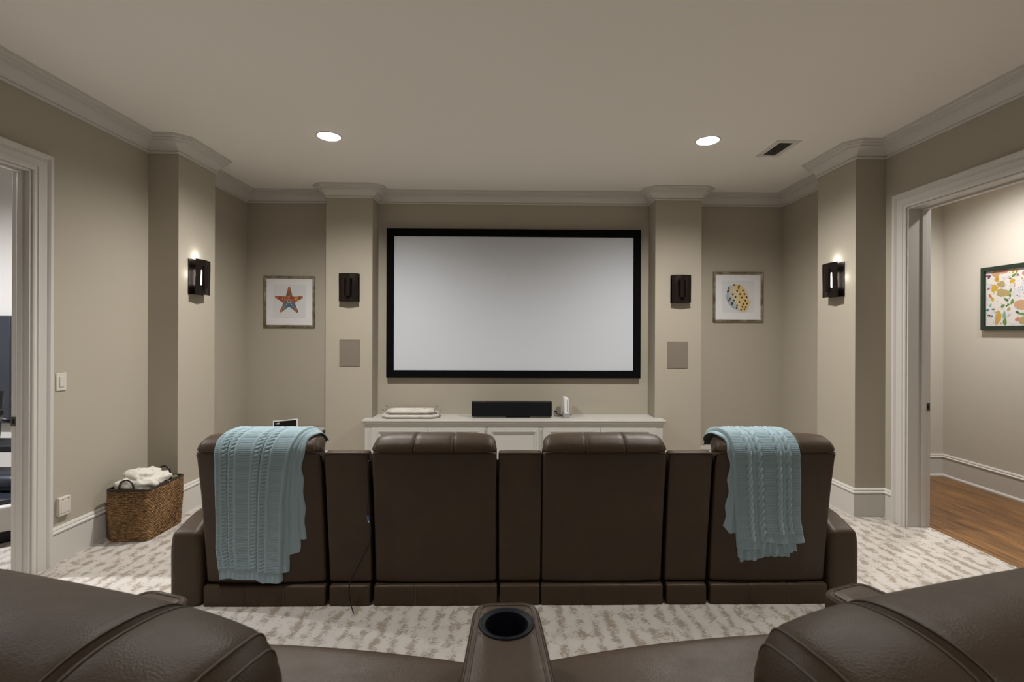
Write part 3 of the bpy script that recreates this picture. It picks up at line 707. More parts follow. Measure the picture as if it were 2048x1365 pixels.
gc = thing('game_console', 'slim white game console standing upright in a grey cradle on the cabinet', 'game console', (0.612, 5.3, TZ))
M_WHITEP = mat('white_gloss_plastic', (0.78, 0.79, 0.80), 0.25); M_GREYP = mat('grey_plastic', (0.33, 0.33, 0.34), 0.45)
gb = MB().box(-0.0225, 0.0225, -0.09, 0.11, TZ + .045, TZ + .205, M=Matrix.Translation((0.602, 5.30, 0)))
PX(gb.build('case', M_WHITEP, bevel=0.005, seg=3), gc)
PX(MB().box(0.606, 0.613, 5.2088, 5.214, TZ + .062, TZ + .192).build('disc_slot', M_GREYP), gc)
cr_ = polyprism(MB(), [(0.572, 5.215), (0.640, 5.215), (0.640, 5.395), (0.572, 5.395)], TZ, TZ + .044)
PX(cr_.build('cradle', M_GREYP, bevel=0.004), gc)
o = MB().tube(catmull([(0.50, 5.33, TZ + .055), (0.525, 5.35, TZ + .02), (0.56, 5.40, TZ + .004), (0.60, 5.44, TZ + .004), (0.64, 5.45, TZ + .004), (0.68, 5.40, TZ + .004)], 6), 0.0035, 6).build('console_cable', M_BLACK, smooth=True); tag(o, 'black cable trailing behind the white game console on the cabinet', 'cable')
sb_ = thing('sensor_block', 'tiny black sensor block between the center speaker and the white game console', 'sensor', (0.50, 5.335, TZ))
PX(MB().box(0.487, 0.510, 5.32, 5.34, TZ + .045, TZ + .062).build('sensor', M_BLACK, bevel=.002), sb_)
PX(MB().box(0.494, 0.503, 5.325, 5.336, TZ, TZ + .045).build('stem', mat('clear_post', (.35, .34, .32), .3), sb_), sb_)

# ---------------------------------------------------------------- side cabinet with tablet in the left alcove
sc_ = thing('side_cabinet', 'small white cabinet in the left alcove, mostly hidden behind the sofa, holding the tablet', 'cabinet', (-2.25, 5.3, 0))
PX(MB().box(-2.60, -1.965, 5.12, 5.466, 0.412, 0.430).build('top', M_CAB, bevel=.003), sc_)
PX(MB().box(-2.585, -1.98, 5.14, 5.465, 0.03, 0.412).build('body', M_CAB), sc_)
for k, x in enumerate((-2.435, -2.13)):
    d = PX(MB().box(x - .145, x + .145, 5.124, 5.139, 0.05, 0.405).build('door', M_CAB, bevel=.003), sc_)
M_BRASS = mat('brass', (0.45, 0.33, 0.16), 0.35, 1.0)
k_ = PX(MB().tube([(-2.015, 5.124, 0.372), (-2.015, 5.10, 0.372)], 0.010, 12).build('knob', M_BRASS), sc_)
tb = thing('tablet', 'white framed tablet leaning tilted on the small cabinet in the left alcove', 'tablet', (-2.36, 5.25, 0.4305))
Mt = Matrix.Translation((-2.352, 5.30, 0.446)) @ Matrix.Rotation(math.radians(-5.5), 4, 'Y') @ Matrix.Rotation(math.radians(-14), 4, 'X')
PX(MB().box(-.131, .131, -.004, .004, 0, .092 + .0, M=Mt).build('case', M_WHITEP, bevel=.002), tb)
M_GLASS = mat('dark_screen_glass', (0.01, 0.009, 0.009), 0.12)
PX(MB().box(-.118, .118, -.0055, -.0041, 0.012, .080, M=Mt).build('display', M_GLASS), tb)
PX(MB().box(-.05, .05, .0, .055, -0.0155, -0.0005, M=Matrix.Translation((-2.352, 5.27, 0.446))).build('stand', M_WHITEP), tb)
def text(s, size, M, m, parent, name, ext=0.0004):
    c = bpy.data.curves.new(name, 'FONT'); c.body = s; c.size = size; c.extrude = ext; c.align_x = 'CENTER'
    o = bpy.data.objects.new(name, c); COL.objects.link(o); me = bpy.data.meshes.new_from_object(o); bpy.data.objects.remove(o)
    o = bpy.data.objects.new(name, me); COL.objects.link(o); me.materials.append(m); me.transform(M); PX(o, parent); return o
M_DIGIT = mat('lit_digits', (0.5, 0.55, 0.6), 0.5, emit=(0.6, 0.68, 0.75), es=0.35)
text('1:05', 0.026, Mt @ Matrix.Translation((-.080, -.0062, .050)) @ Matrix.Rotation(PI / 2, 4, 'X'), M_DIGIT, tb, 'clock_digits')

# ---------------------------------------------------------------- recessed lights and vent
M_LAMP = mat('lamp_lens', (1, 1, 1), 0.5, emit=(1, 0.97, 0.92), es=14)
M_WHITEM = mat('white_metal', (0.62, 0.6, 0.56), 0.45)
def can(x, y, label):
    t = thing('recessed_light', label, 'ceiling light', (x, y, CEIL), 'recessed ceiling lights')
    PX(MB().lathe([(0.086, CEIL - .0001), (0.095, CEIL - .0001), (0.094, CEIL - .003), (0.088, CEIL - .005), (0.086, CEIL - .004)], x, y, 40).build('trim_ring', M_WHITEM, smooth=True), t)
    PX(MB().lathe([(0.0, CEIL - .012), (0.05, CEIL - .011), (0.078, CEIL - .008), (0.087, CEIL - .003)], x, y, 40).build('lens', M_LAMP, smooth=True), t)
can(FRONT_CANS[0][0], FRONT_CANS[0][1], 'glowing round recessed ceiling light, the one nearer the left wall')
can(FRONT_CANS[1][0], FRONT_CANS[1][1], 'glowing round recessed ceiling light, the one beside the air vent')
vt = thing('ceiling_vent', 'rectangular white ceiling air vent with dark louvers right of the recessed light', 'air vent', (2.21, 4.09, CEIL))
V, F = sweep([(2.112, 3.914), (2.112, 4.275), (2.310, 4.275), (2.310, 3.914)], [(0, 0), (0.001, 0.004), (0.008, 0.005), (0.044, 0.004), (0.046, 0.0)], lambda a, b_, h: (a, b_, CEIL - h), closed=True)
PX(MB().add(V, F).build('vent_frame', M_WHITEM), vt)
PX(MB().box(2.156, 2.266, 3.958, 4.231, CEIL - .0015, CEIL - .0005).build('duct_opening', M_DARKFAB), vt)
M_LOUVER = mat('louver_metal', (0.2, 0.185, 0.165), 0.5)
for k in range(5):
    xx = 2.174 + k * 0.0185
    Ml = Matrix.Translation((xx, 4.0945, CEIL - .006)) @ Matrix.Rotation(math.radians(100), 4, 'Y')
    PX(MB().box(-.0030, .0030, -.136, .136, -.0006, .0006, M=Ml).build('louver', M_LOUVER), vt)

# ---------------------------------------------------------------- wall sconces
M_BRONZE = mat('dark_bronze', (0.035, 0.026, 0.022), 0.32, 0.85)
bump(M_BRONZE, noise(M_BRONZE, coords(M_BRONZE), 18, 3), 0.35, 0.004)
M_BULB = mat('frosted_bulb', (1, 1, 1), 0.5, emit=(1, 0.95, 0.88), es=5)
def plate(wd, ht, y, wave, hole, thick=0.003, n=24):
    """curved metal sheet in local x (across), z; y = distance from wall; optional centre window; returns MB"""
    b = MB(); k = 14
    def yy(x, z): return -(y + wave * math.cos(PI * x / wd * 2.2) + 0.3 * wave * math.sin(z / ht * 5))
    for s in (0, 1):
        pass
    xs = sorted(set([round(v, 5) for v in np.linspace(-wd / 2, wd / 2, n + 1)] + ([hole[0], -hole[0]] if hole else [])))
    zs = sorted(set([round(v, 5) for v in np.linspace(-ht / 2, ht / 2, k + 1)] + ([hole[1], -hole[1]] if hole else [])))
    V = []; F = []; nx = len(xs); nz = len(zs)
    for t in (0, thick):
        for z in zs:
            for x in xs: V.append((x, yy(x, z) + t, z))
    def inside(i, j): return hole and abs((xs[i] + xs[i + 1]) / 2) < hole[0] and abs((zs[j] + zs[j + 1]) / 2) < hole[1]
    n0 = nx * nz; ed = {}
    for j in range(nz - 1):
        for i in range(nx - 1):
            if inside(i, j): continue
            q = (j * nx + i, j * nx + i + 1, (j + 1) * nx + i + 1, (j + 1) * nx + i); F.append(q); F.append(tuple(v + n0 for v in q[::-1]))
            for a_, c_ in zip(q, q[1:] + q[:1]): ed[(a_, c_)] = 1
    for (a_, c_) in list(ed):
        if (c_, a_) not in ed: F.append((c_, a_, a_ + n0, c_ + n0))
    return b.add(V, F)
def sconce(loc, rz, label, lit):
    t = thing('wall_sconce', label, 'wall light', loc, 'bronze sconces on the pillars', rz)
    def P_(o): o.parent = t; return o
    P_(plate(0.198, 0.290, 0.012, 0.004, None).build('back_plate', M_BRONZE, smooth=True, angle=40))
    P_(plate(0.198, 0.290, 0.070, 0.006, (0.041, 0.088)).build('front_plate', M_BRONZE, smooth=True, angle=40))
    # half cylinder shade standing in the window, with a gap on either side
    V = []; F = []; n = 14; r = 0.027
    for z in (-0.094, 0.094):
        for rr_ in (r, r - .003):
            for i in range(n + 1):
                a = PI + PI * i / n; V.append((rr_ * math.cos(a), -0.074 + rr_ * 1.0 * math.sin(a), z))
    m_ = n + 1
    for i in range(n):
        F += [(i, i + 1, 2 * m_ + i + 1, 2 * m_ + i), (m_ + i + 1, m_ + i, 3 * m_ + i, 3 * m_ + i + 1), (i + 1, i, m_ + i, m_ + i + 1), (2 * m_ + i, 2 * m_ + i + 1, 3 * m_ + i + 1, 3 * m_ + i)]
    F += [(0, 2 * m_, 3 * m_, m_), (n, m_ + n, 3 * m_ + n, 2 * m_ + n)]
    P_(MB().add(V, F).build('shade', M_BRONZE, smooth=True, angle=40))
    for z in (-0.10, 0.11): P_(MB().tube([(0, -0.012, z), (0, -0.030, z), (0, -0.072, z)], 0.005, 8).build('bracket', M_BRONZE))
    if lit:
        P_(MB().lathe([(0.0, -0.065), (0.010, -0.063), (0.012, -0.05), (0.012, 0.05), (0.010, 0.063), (0.0, 0.065)], 0, -0.042, 20).build('bulb', M_BULB, smooth=True))
    else:
        P_(MB().lathe([(0.0, -0.065), (0.010, -0.063), (0.012, -0.05), (0.012, 0.05), (0.010, 0.063), (0.0, 0.065)], 0, -0.042, 20).build('bulb', M_BULB_OFF, smooth=True))
M_BULB_OFF = mat('frosted_bulb_dim', (0.7, 0.68, 0.62), 0.5)
sconce((-1.662, PF, 1.928), 0, 'dark bronze sconce on the pillar between the starfish picture and the screen', False)
sconce((1.798, PF, 1.931), 0, 'dark bronze sconce on the pillar between the screen and the shell picture', False)
sconce((lp[1], 4.215, 1.915), PI / 2, 'lit dark bronze sconce on the left side wall pillar, casting light up the pillar', True)
sconce((rp[0], 4.195, 1.92), -PI / 2, 'lit dark bronze sconce on the right side wall pillar beside the hall doorway', True)
for x, y, a in ((lp[1] + 0.040, 4.215, 1), (rp[0] - 0.040, 4.195, -1)):
    point('sconce_light', (x, y, 2.085), 0.35, rad=0.012)
    point('sconce_light', (x, y - 0.115, 1.93), 0.10, rad=0.012)

# in-wall speakers
def wall_speaker(x0, x1, z0, z1, label):
    t = thing('wall_speaker', label, 'speaker', ((x0 + x1) / 2, PF, z0), 'flush wall speakers under the sconces')
    V, F = rect_frame(x0, x1, z0, z1, [(0, 0), (0, 0.006), (0.004, 0.006), (0.004, 0.0)], PF - .0005)
    PX(MB().add(V, F).build('rim', M_GRILLE_T), t)
    PX(MB().box(x0 + .004, x1 - .004, PF - .0045, PF - .001, z0 + .004, z1 - .004).build('grille', M_GRILLE_T), t)
M_GRILLE_T = mat('taupe_speaker_grille', (0.205, 0.178, 0.145), 0.8, spec=0.2)
vo = N(M_GRILLE_T, 'ShaderNodeTexVoronoi'); vo.inputs['Scale'].default_value = 350; L(M_GRILLE_T, coords(M_GRILLE_T), vo.inputs['Vector']); bump(M_GRILLE_T, vo.outputs['Distance'], 0.3, 0.001)
wall_speaker(-1.771, -1.559, 1.108, 1.384, 'taupe flush wall speaker on the pillar left of the screen')
wall_speaker(1.668, 1.885, 1.096, 1.372, 'taupe flush wall speaker on the pillar right of the screen')

# ---------------------------------------------------------------- framed pictures
M_FRAME = mat('aged_silver_gold_frame', (0.30, 0.25, 0.18), 0.35, 0.8)
L(M_FRAME, ramp(M_FRAME, noise(M_FRAME, coords(M_FRAME), 12, 3), [(0.35, (0.20, 0.14, 0.075)), (0.6, (0.42, 0.38, 0.31))]), BS(M_FRAME).inputs['Base Color'])
M_MAT = mat('white_mat_board', (0.74, 0.74, 0.75), 0.7); M_PAPER = mat('print_paper', (0.66, 0.68, 0.69), 0.7)
def glassy(m): BS(m).inputs['Coat Weight'].default_value = 0.7; BS(m).inputs['Coat Roughness'].default_value = 0.05
glassy(M_MAT); glassy(M_PAPER)
def picture(x0, x1, z0, z1, label):
    t = thing('framed_picture', label, 'picture', ((x0 + x1) / 2, YB, z0), 'square silver framed seaside prints')
    V, F = rect_frame(x0, x1, z0, z1, [(0, 0), (0, 0.014), (0.004, 0.020), (0.012, 0.022), (0.018, 0.016), (0.022, 0.016), (0.026, 0.013), (0.027, 0.004)], YB - .001)
    PX(MB().add(V, F).build('frame', M_FRAME, smooth=True, angle=30), t)
    PX(MB().box(x0 + .020, x1 - .020, YB - .006, YB - .002, z0 + .020, z1 - .020).build('mat_board', M_MAT), t)
    w_ = x1 - x0; m = 0.185 * w_
    PX(MB().box(x0 + m, x1 - m, YB - .0078, YB - .006, z0 + m * 1.05, z1 - m * .95).build('print', M_PAPER, bevel=.0012), t)
    return t
A_Y = YB - 0.0082
def starfish_mat():
    m = mat('starfish_print', (0.5, 0.2, 0.08), 0.6)
    c = ramp(m, noise(m, coords(m, (11, 11, 11)), 1.0, 2), [(0.36, (0.15, 0.09, 0.06)), (0.46, (0.40, 0.13, 0.035)), (0.56, (0.24, 0.03, 0.03)), (0.68, (0.42, 0.22, 0.05))])
    vd = N(m, 'ShaderNodeVectorMath', operation='DISTANCE'); tc = N(m, 'ShaderNodeTexCoord'); L(m, tc.outputs['Object'], vd.inputs[0]); vd.inputs[1].default_value = (-2.400, YB, 1.745)
    k = ramp(m, math_(m, 'ADD', math_(m, 'MULTIPLY', vd.outputs['Value'], 6.0), math_(m, 'MULTIPLY', noise(m, coords(m, (25, 25, 25)), 1.0, 1), 0.25)), [(0.38, 0.0), (0.60, 1.0)])
    mx = N(m, 'ShaderNodeMix', data_type='RGBA'); L(m, k, mx.inputs['Factor']); mx.inputs['A'].default_value = (0.08, 0.15, 0.22, 1); L(m, c, mx.inputs['B'])
    L(m, mx.outputs['Result'], BS(m).inputs['Base Color']); return m
t = picture(-2.668, -2.116, 1.512, 2.072, 'framed starfish picture in the left alcove')
sx, sz = -2.396, 1.800
star = []
armdir = [(90, .122), (17, .120), (-53, .122), (-128, .120), (163, .125)]
ctl = []
for k, (dg, ln_) in enumerate(armdir):
    a = math.radians(dg)
    d = Vector((math.cos(a), math.sin(a))); q = Vector((-d.y, d.x))
    for s, f_ in ((1, .30), (1, .65), (1, .93)): ctl.append((d * ln_ * f_ + q * (0.030, 0.018, 0.010)[[.30, .65, .93].index(f_)]))
    ctl.append(d * ln_ * 1.02)
    for f_ in (.93, .65, .30): ctl.append(d * ln_ * f_ - q * (0.030, 0.018, 0.010)[[.30, .65, .93].index(f_)])
    # armdir runs clockwise, q side first
P = [p * 1.27 for p in catmull(ctl, 3, closed=True)]
V = [(sx + p.x, A_Y - .0004, sz + p.y) for p in P] + [(sx, A_Y - .0006, sz)]
M_STAR = starfish_mat()
PX(MB().add(V, [(i, (i + 1) % len(P), len(P)) for i in range(len(P))]).build('printed_starfish', M_STAR), t)
M_DOTW = mat('pale_dots', (0.66, 0.52, 0.42), 0.6)
dots = MB()
for dg, ln_ in armdir:
    for f_ in (.12, .3, .48, .66, .84):
        a = math.radians(dg); x = sx + math.cos(a) * ln_ * f_ * 1.27; z = sz + math.sin(a) * ln_ * f_ * 1.27; r = .0052 * (1.15 - f_ * .5)
        dots.add([(x + r * math.cos(2 * PI * j / 8), A_Y - .0012, z + r * math.sin(2 * PI * j / 8)) for j in range(8)], [tuple(range(8))])
tag(PX(dots.build('pale_spots', M_DOTW, clean=False), t), kind='stuff')
t = picture(2.247, 2.803, 1.592, 2.144, 'framed spotted seashell picture in the right alcove')
hx_, hz_ = 2.520, 1.862
def shell_mat():
    m = mat('shell_print', (0.7, 0.6, 0.4), 0.6)
    g = N(m, 'ShaderNodeTexGradient'); mp = coords(m, (3.4, 1, 3.4), rot=(0, 0, 0))
    sep = N(m, 'ShaderNodeSeparateXYZ'); tc = N(m, 'ShaderNodeTexCoord'); L(m, tc.outputs['Object'], sep.inputs[0])
    d = math_(m, 'ADD', math_(m, 'MULTIPLY', math_(m, 'SUBTRACT', sep.outputs['X'], hx_), 0.8), math_(m, 'MULTIPLY', math_(m, 'SUBTRACT', sep.outputs['Z'], hz_), 0.25))
    d = math_(m, 'ADD', math_(m, 'MULTIPLY', d, 3.3), 0.5); d = math_(m, 'ADD', d, math_(m, 'MULTIPLY', math_(m, 'SUBTRACT', noise(m, tc.outputs['Object'], 14, 2), 0.5), 0.35))
    L(m, ramp(m, d, [(0.05, (0.18, 0.30, 0.38)), (0.32, (0.42, 0.48, 0.50)), (0.45, (0.66, 0.58, 0.38)), (0.62, (0.70, 0.50, 0.16)), (0.85, (0.68, 0.52, 0.34))]), BS(m).inputs['Base Color']); return m
# shell body: tilted oval with a knobbed spire at the upper left
ctl = [(-.092, .040), (-.088, .072), (-.074, .100), (-.055, .098), (-.040, .110), (-.010, .115), (.030, .104), (.064, .076), (.088, .034), (.098, -.010), (.104, -.035), (.112, -.020), (.114, -.045), (.098, -.072), (.088, -.100), (.060, -.122), (.022, -.120), (-.030, -.098), (-.066, -.066), (-.090, -.028), (-.098, .010)]
P = [p * 1.30 for p in catmull([Vector(p) for p in ctl], 4, closed=True)]
V = [(hx_ + p.x, A_Y - .0004, hz_ + p.y) for p in P]
M_SHELL = shell_mat(); PX(MB().add(V, [tuple(range(len(P)))]).build('printed_shell', M_SHELL), t)
M_SPOT = mat('brown_spots', (0.09, 0.028, 0.018), 0.6); dots = MB()
for px, pz in ((-.030, .108), (.012, .098), (.008, .082), (.046, .062), (-.004, .058), (.060, .030), (.020, .030), (-.042, .028), (.078, .004), (-.018, .004), (.036, .000), (.068, -.026), (-.064, -.008), (-.074, -.024), (-.032, -.024), (.016, -.038), (.052, -.056), (.082, -.052), (-.046, -.046), (-.050, -.058), (-.004, -.068), (.042, -.080), (.072, -.082), (-.008, -.088), (.030, -.104), (.060, -.100), (-.076, .080), (-.086, .050), (-.080, .060)):
    r = .0118; x = hx_ + px * 1.28; z = hz_ + pz * 1.28
    dots.add([(x + r * math.cos(2 * PI * j / 8 + .4) * .9, A_Y - .0012, z + r * math.sin(2 * PI * j / 8 + .4)) for j in range(8)], [tuple(range(8))])
tag(PX(dots.build('brown_spots', M_SPOT, clean=False), t), kind='stuff')

# hallway painting
HX = 4.51
t = thing('painting', 'colorful abstract painting in a dark green frame on the hallway wall', 'painting', (HX, 4.1, 1.5))
V, F = sweep([(3.55, 1.503), (4.682, 1.503), (4.682, 2.093), (3.55, 2.093)], [(0, 0), (0, 0.030), (0.003, 0.034), (0.036, 0.034), (0.040, 0.026), (0.040, 0.0)], lambda a, b_, h: (HX - .0005 - h, a, b_), closed=True, left=True)
M_GREEN = mat('dark_green_frame', (0.007, 0.020, 0.011), 0.35)
PX(MB().add(V, F).build('frame', M_GREEN), t)
M_CANVAS = mat('painted_canvas', (0.8, 0.77, 0.74), 0.7)
cc = noise(M_CANVAS, coords(M_CANVAS, (1, 1, 1)), 13, 5, .65); L(M_CANVAS, ramp(M_CANVAS, cc, [(0.35, (0.40, 0.38, 0.46)), (0.46, (0.56, 0.54, 0.52)), (0.60, (0.56, 0.54, 0.50)), (0.68, (0.44, 0.43, 0.28))]), BS(M_CANVAS).inputs['Base Color'])
PX(MB().box(HX - .016, HX - .004, 3.585, 4.647, 1.538, 2.058).build('canvas', M_CANVAS), t)
BLOBC = {'y': (0.72, 0.48, 0.05), 'o': (0.70, 0.25, 0.06), 'g': (0.16, 0.34, 0.08), 'dg': (0.06, 0.14, 0.05), 'r': (0.62, 0.07, 0.12), 'p': (0.72, 0.30, 0.25), 'b': (0.03, 0.27, 0.50), 'v': (0.16, 0.10, 0.20), 't': (0.55, 0.42, 0.18), 's': (0.68, 0.42, 0.24), 'c': (0.28, 0.52, 0.44)}
BM = {k: mat('paint_' + k, tuple(0.6 * v for v in c), 0.6) for k, c in BLOBC.items()}
pc = {'y': 'yellow', 'o': 'orange', 'g': 'green', 'dg': 'dark_green', 'r': 'red', 'p': 'pink', 'b': 'blue', 'v': 'violet', 't': 'tan', 's': 'peach', 'c': 'aqua'}
blobs = {}
def blob(k, fy, fz, ry, rz_, rot=0):  # fy,fz: pixel position within the zoomed crop of the painting
    y = 4.647 - fy; z = 2.058 - fz
    b = blobs.setdefault(k, MB()); n = 26; q = 1 + 0.10 * np.sin(np.arange(n) * 2 * PI / n * 3 + rng.uniform(0, 6)) + rng.uniform(-.05, .05, n); ry *= .86; rz_ *= .86; lay = 0.0003 + 0.0001 * (len(b.f) % 3) + 0.00008 * list(BLOBC).index(k)
    V = []
    for j in range(n):
        a = 2 * PI * j / n; u = ry * q[j] * math.cos(a); v = rz_ * q[j] * math.sin(a); c_, s_ = math.cos(rot), math.sin(rot)
        V.append((HX - .016 - lay, y - (u * c_ - v * s_), z - (u * s_ + v * c_)))
    b.add(V, [tuple(range(n))])
for a in (('s', .10, .035, .045, .035, 0), ('p', .16, .02, .06, .025, 0), ('o', .085, .03, .022, .025, 0), ('y', .11, .085, .026, .032, 0), ('o', .11, .085, .012, .015, 0), ('y', .085, .165, .034, .040, .5), ('t', .15, .135, .045, .032, .1), ('t', .17, .215, .075, .040, .15), ('y', .14, .190, .05, .014, .1),
          ('v', .035, .055, .016, .024, .6), ('r', .012, .045, .018, .010, 0), ('r', .03, .165, .018, .008, -.5), ('o', .045, .235, .013, .024, -.6), ('y', .065, .265, .017, .028, -.6), ('b', .022, .365, .017, .012, -.3), ('c', .05, .32, .010, .020, .4), ('dg', .075, .36, .020, .008, 0),
          ('g', .165, .235, .012, .010, 0), ('g', .19, .275, .020, .014, .8), ('g', .235, .20, .014, .022, .3), ('dg', .205, .285, .015, .013, 0), ('g', .23, .245, .013, .016, 0), ('g', .25, .30, .016, .030, .4), ('g', .215, .325, .013, .014, 0), ('g', .165, .335, .024, .016, -.7), ('t', .22, .365, .020, .014, -.6), ('dg', .20, .335, .01, .008, 0),
          ('y', .125, .435, .030, .070, .1), ('s', .105, .46, .014, .060, 0), ('c', .18, .42, .018, .040, 0), ('g', .185, .475, .020, .045, 0), ('v', .035, .415, .02, .008, 0), ('b', .065, .425, .012, .010, 0), ('s', .32, .33, .060, .050, .3), ('dg', .30, .40, .030, .012, .5), ('g', .34, .415, .040, .012, .3), ('p', .30, .46, .03, .02, 0), ('t', .36, .47, .06, .04, 0),
          ('y', .26, .025, .012, .030, .5), ('o', .29, .035, .011, .024, .4), ('y', .25, .115, .030, .022, -.5), ('g', .265, .065, .028, .014, -.5), ('r', .30, .07, .015, .007, -.4), ('v', .23, .09, .014, .005, 0), ('p', .36, .06, .03, .02, 0), ('y', .42, .12, .04, .03, .4), ('o', .50, .20, .05, .03, 0), ('g', .55, .35, .06, .04, .6), ('b', .66, .12, .04, .03, 0), ('r', .72, .30, .04, .05, .2), ('y', .80, .42, .06, .03, 0), ('c', .88, .18, .05, .04, .3), ('s', .95, .34, .04, .05, 0)):
    blob(*a)
for _ in range(150):
    k = rng.choice(['y', 'o', 'g', 'dg', 'r', 'p', 'b', 'v', 't', 's', 'c', 'p', 's']); blob(str(k), rng.uniform(.012, 1.04), rng.uniform(.012, .505), rng.uniform(.003, .013), rng.uniform(.002, .007), rng.uniform(-1, 1))
for k, b in blobs.items():
    o = PX(b.build('%s_paint' % pc[k], BM[k], clean=False), t); tag(o, kind='stuff')

# ---------------------------------------------------------------- switches and outlets
M_PLATE = mat('almond_plastic', (0.60, 0.565, 0.50), 0.35)
t = thing('light_switch', 'almond rocker light switch beside the left doorway, above the wider plate', 'light switch', (XL, 3.232, 1.139))
PX(MB().box(XL + .0005, XL + .007, 3.196, 3.268, 1.082, 1.196).build('plate', M_PLATE, bevel=.003), t)
PX(MB().box(XL + .007, XL + .011, 3.217, 3.249, 1.106, 1.172).build('rocker', M_PLATE, bevel=.0015), t)
t = thing('outlet_plate', 'wide almond wall plate low on the left wall between doorway and basket', 'wall plate', (XL, 3.24, 0.345))
PX(MB().box(XL + .0005, XL + .026, 3.200, 3.284, 0.286, 0.404).build('cover', M_PLATE, bevel=.004), t)
PX(MB().box(XL + .026, XL + .029, 3.210, 3.274, 0.305, 0.380).build('flap', M_PLATE, bevel=.001), t)
for y in (3.222, 3.262): PX(MB().tube([(XL + .0265, y, .391), (XL + .0282, y, .391)], .004, 8).build('screw', M_STEEL), t)

def strike(label, x, y, z, sgn):
    t = thing('strike_plate', label, 'door hardware', (x, y, z))
    PX(MB().box(x - .018, x + .018, y - .0035, y - .0005, z - .030, z + .030).build('plate', M_NICKEL, bevel=.001), t)
    PX(MB().box(x - .007, x + .007, y - .0042, y - .0036, z - .014, z + .014).build('latch_hole', M_BLACK), t)
M_NICKEL = mat('dark_nickel', (0.16, 0.145, 0.13), 0.35, 0.9)
strike('small dark strike plate on the white jamb of the right doorway', XR + 0.146, DR1 - .012, 0.912, 1)
strike('small dark strike plate on the white jamb of the left doorway', XL - 0.082, DL1 - .012, 0.925, -1)

# ---------------------------------------------------------------- wicker basket with blanket
def wicker_mat():
    m = mat('seagrass_weave', (0.3, 0.18, 0.09), 0.75, spec=0.2)
    n1 = noise(m, coords(m, (30, 30, 120)), 1.0, 3, .7); n2 = noise(m, coords(m), 4, 2)
    c = ramp(m, math_(m, 'ADD', math_(m, 'MULTIPLY', n1, .7), math_(m, 'MULTIPLY', n2, .3)), [(0.38, (0.05, 0.028, 0.014)), (0.5, (0.20, 0.112, 0.050)), (0.62, (0.38, 0.235, 0.115)), (0.75, (0.46, 0.32, 0.18))])
    L(m, c, BS(m).inputs['Base Color']); return m
M_WICKER = wicker_mat(); M_RIM = mat('dark_stained_wicker', (0.018, 0.012, 0.009), 0.4)
bk = thing('wicker_basket', 'tall rectangular woven wicker basket with dark rim and handles against the left wall', 'basket', (-2.63, 3.70, 0))
BX0, BX1, BY0, BY1, BH = -2.790, -2.497, 3.505, 3.895, 0.355
def foot(z):
    k = 0.93 + 0.07 * min(1, z / 0.22); cx_ = (BX0 + BX1) / 2; cy_ = (BY0 + BY1) / 2; kk = 1
    hx2 = (BX1 - BX0) / 2 * k * kk; hy2 = (BY1 - BY0) / 2 * k * kk
    return cx_, cy_, hx2, hy2
def basket_wall():
    zs = np.linspace(0.002, BH, 168); cx_, cy_, hx2, hy2 = foot(.3)
    O = resample(roundpoly([(-hx2, -hy2), (hx2, -hy2), (hx2, hy2), (-hx2, hy2)], .035, 6), 0.0042); NRm = prof_normals(O); n = len(O)
    s = np.cumsum([0] + [(O[(i + 1) % n] - O[i]).length for i in range(n - 1)])
    V = []; F = []
    for z in zs:
        c1, c2, a, b_ = foot(z); row = z / 0.0135; ri = int(row); fr = row - ri
        for i in range(n):
            tw = s[i] / 0.020 + 0.5 * ri + fr * 0.55 * (1 if True else -1)
            d = 0.0035 * math.sin(PI * fr) ** .6 + 0.0032 * math.sin(2 * PI * tw) * math.sin(PI * fr)
            V.append((c1 + O[i].x * a / hx2 + NRm[i].x * d, c2 + O[i].y * b_ / hy2 + NRm[i].y * d, z))
    for k in range(len(zs) - 1):
        for i in range(n): F.append((k * n + i, k * n + (i + 1) % n, (k + 1) * n + (i + 1) % n, (k + 1) * n + i))
    F.append(tuple(range(n))[::-1])
    return V, F, O, NRm
V, F, O, NRm = basket_wall()
PX(MB().add(V, F).build('woven_body', M_WICKER, smooth=True), bk)
cx_, cy_, hx2, hy2 = foot(.35)
PX(MB().tube([(cx_ + p.x * .985, cy_ + p.y * .99, BH + .004) for p in O], 0.009, 8, closed=True).build('rim', M_RIM, smooth=True), bk)
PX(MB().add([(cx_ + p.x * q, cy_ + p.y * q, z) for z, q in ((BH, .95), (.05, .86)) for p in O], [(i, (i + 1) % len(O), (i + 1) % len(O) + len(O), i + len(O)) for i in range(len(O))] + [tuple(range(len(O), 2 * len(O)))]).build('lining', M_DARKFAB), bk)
for yy_ in (BY0 + .006, BY1 - .006):
    xm = (BX0 + BX1) / 2 - .008; lean = 0
    PX(MB().tube(catmull([(xm - .052, yy_, BH - .02), (xm - .050, yy_, BH + .02), (xm - .036, yy_ , BH + .055), (xm, yy_, BH + .072), (xm + .036, yy_, BH + .055), (xm + .050, yy_, BH + .02), (xm + .052, yy_, BH - .02)], 6), 0.0062, 8).build('handle', M_RIM, smooth=True), bk)
M_TIE = mat('leather_tie', (0.28, 0.14, 0.06), 0.6)
for x, y in ((BX1 - .035, BY0), (BX1, BY0 + .20)):
    PX(MB().tube([(x + .011 * math.cos(a), y + .004, BH + .003 + .011 * math.sin(a)) for a in np.linspace(0, 2 * PI, 13)[:-1]], .0035, 6, closed=True).build('rim_tie', M_TIE, smooth=True), bk)

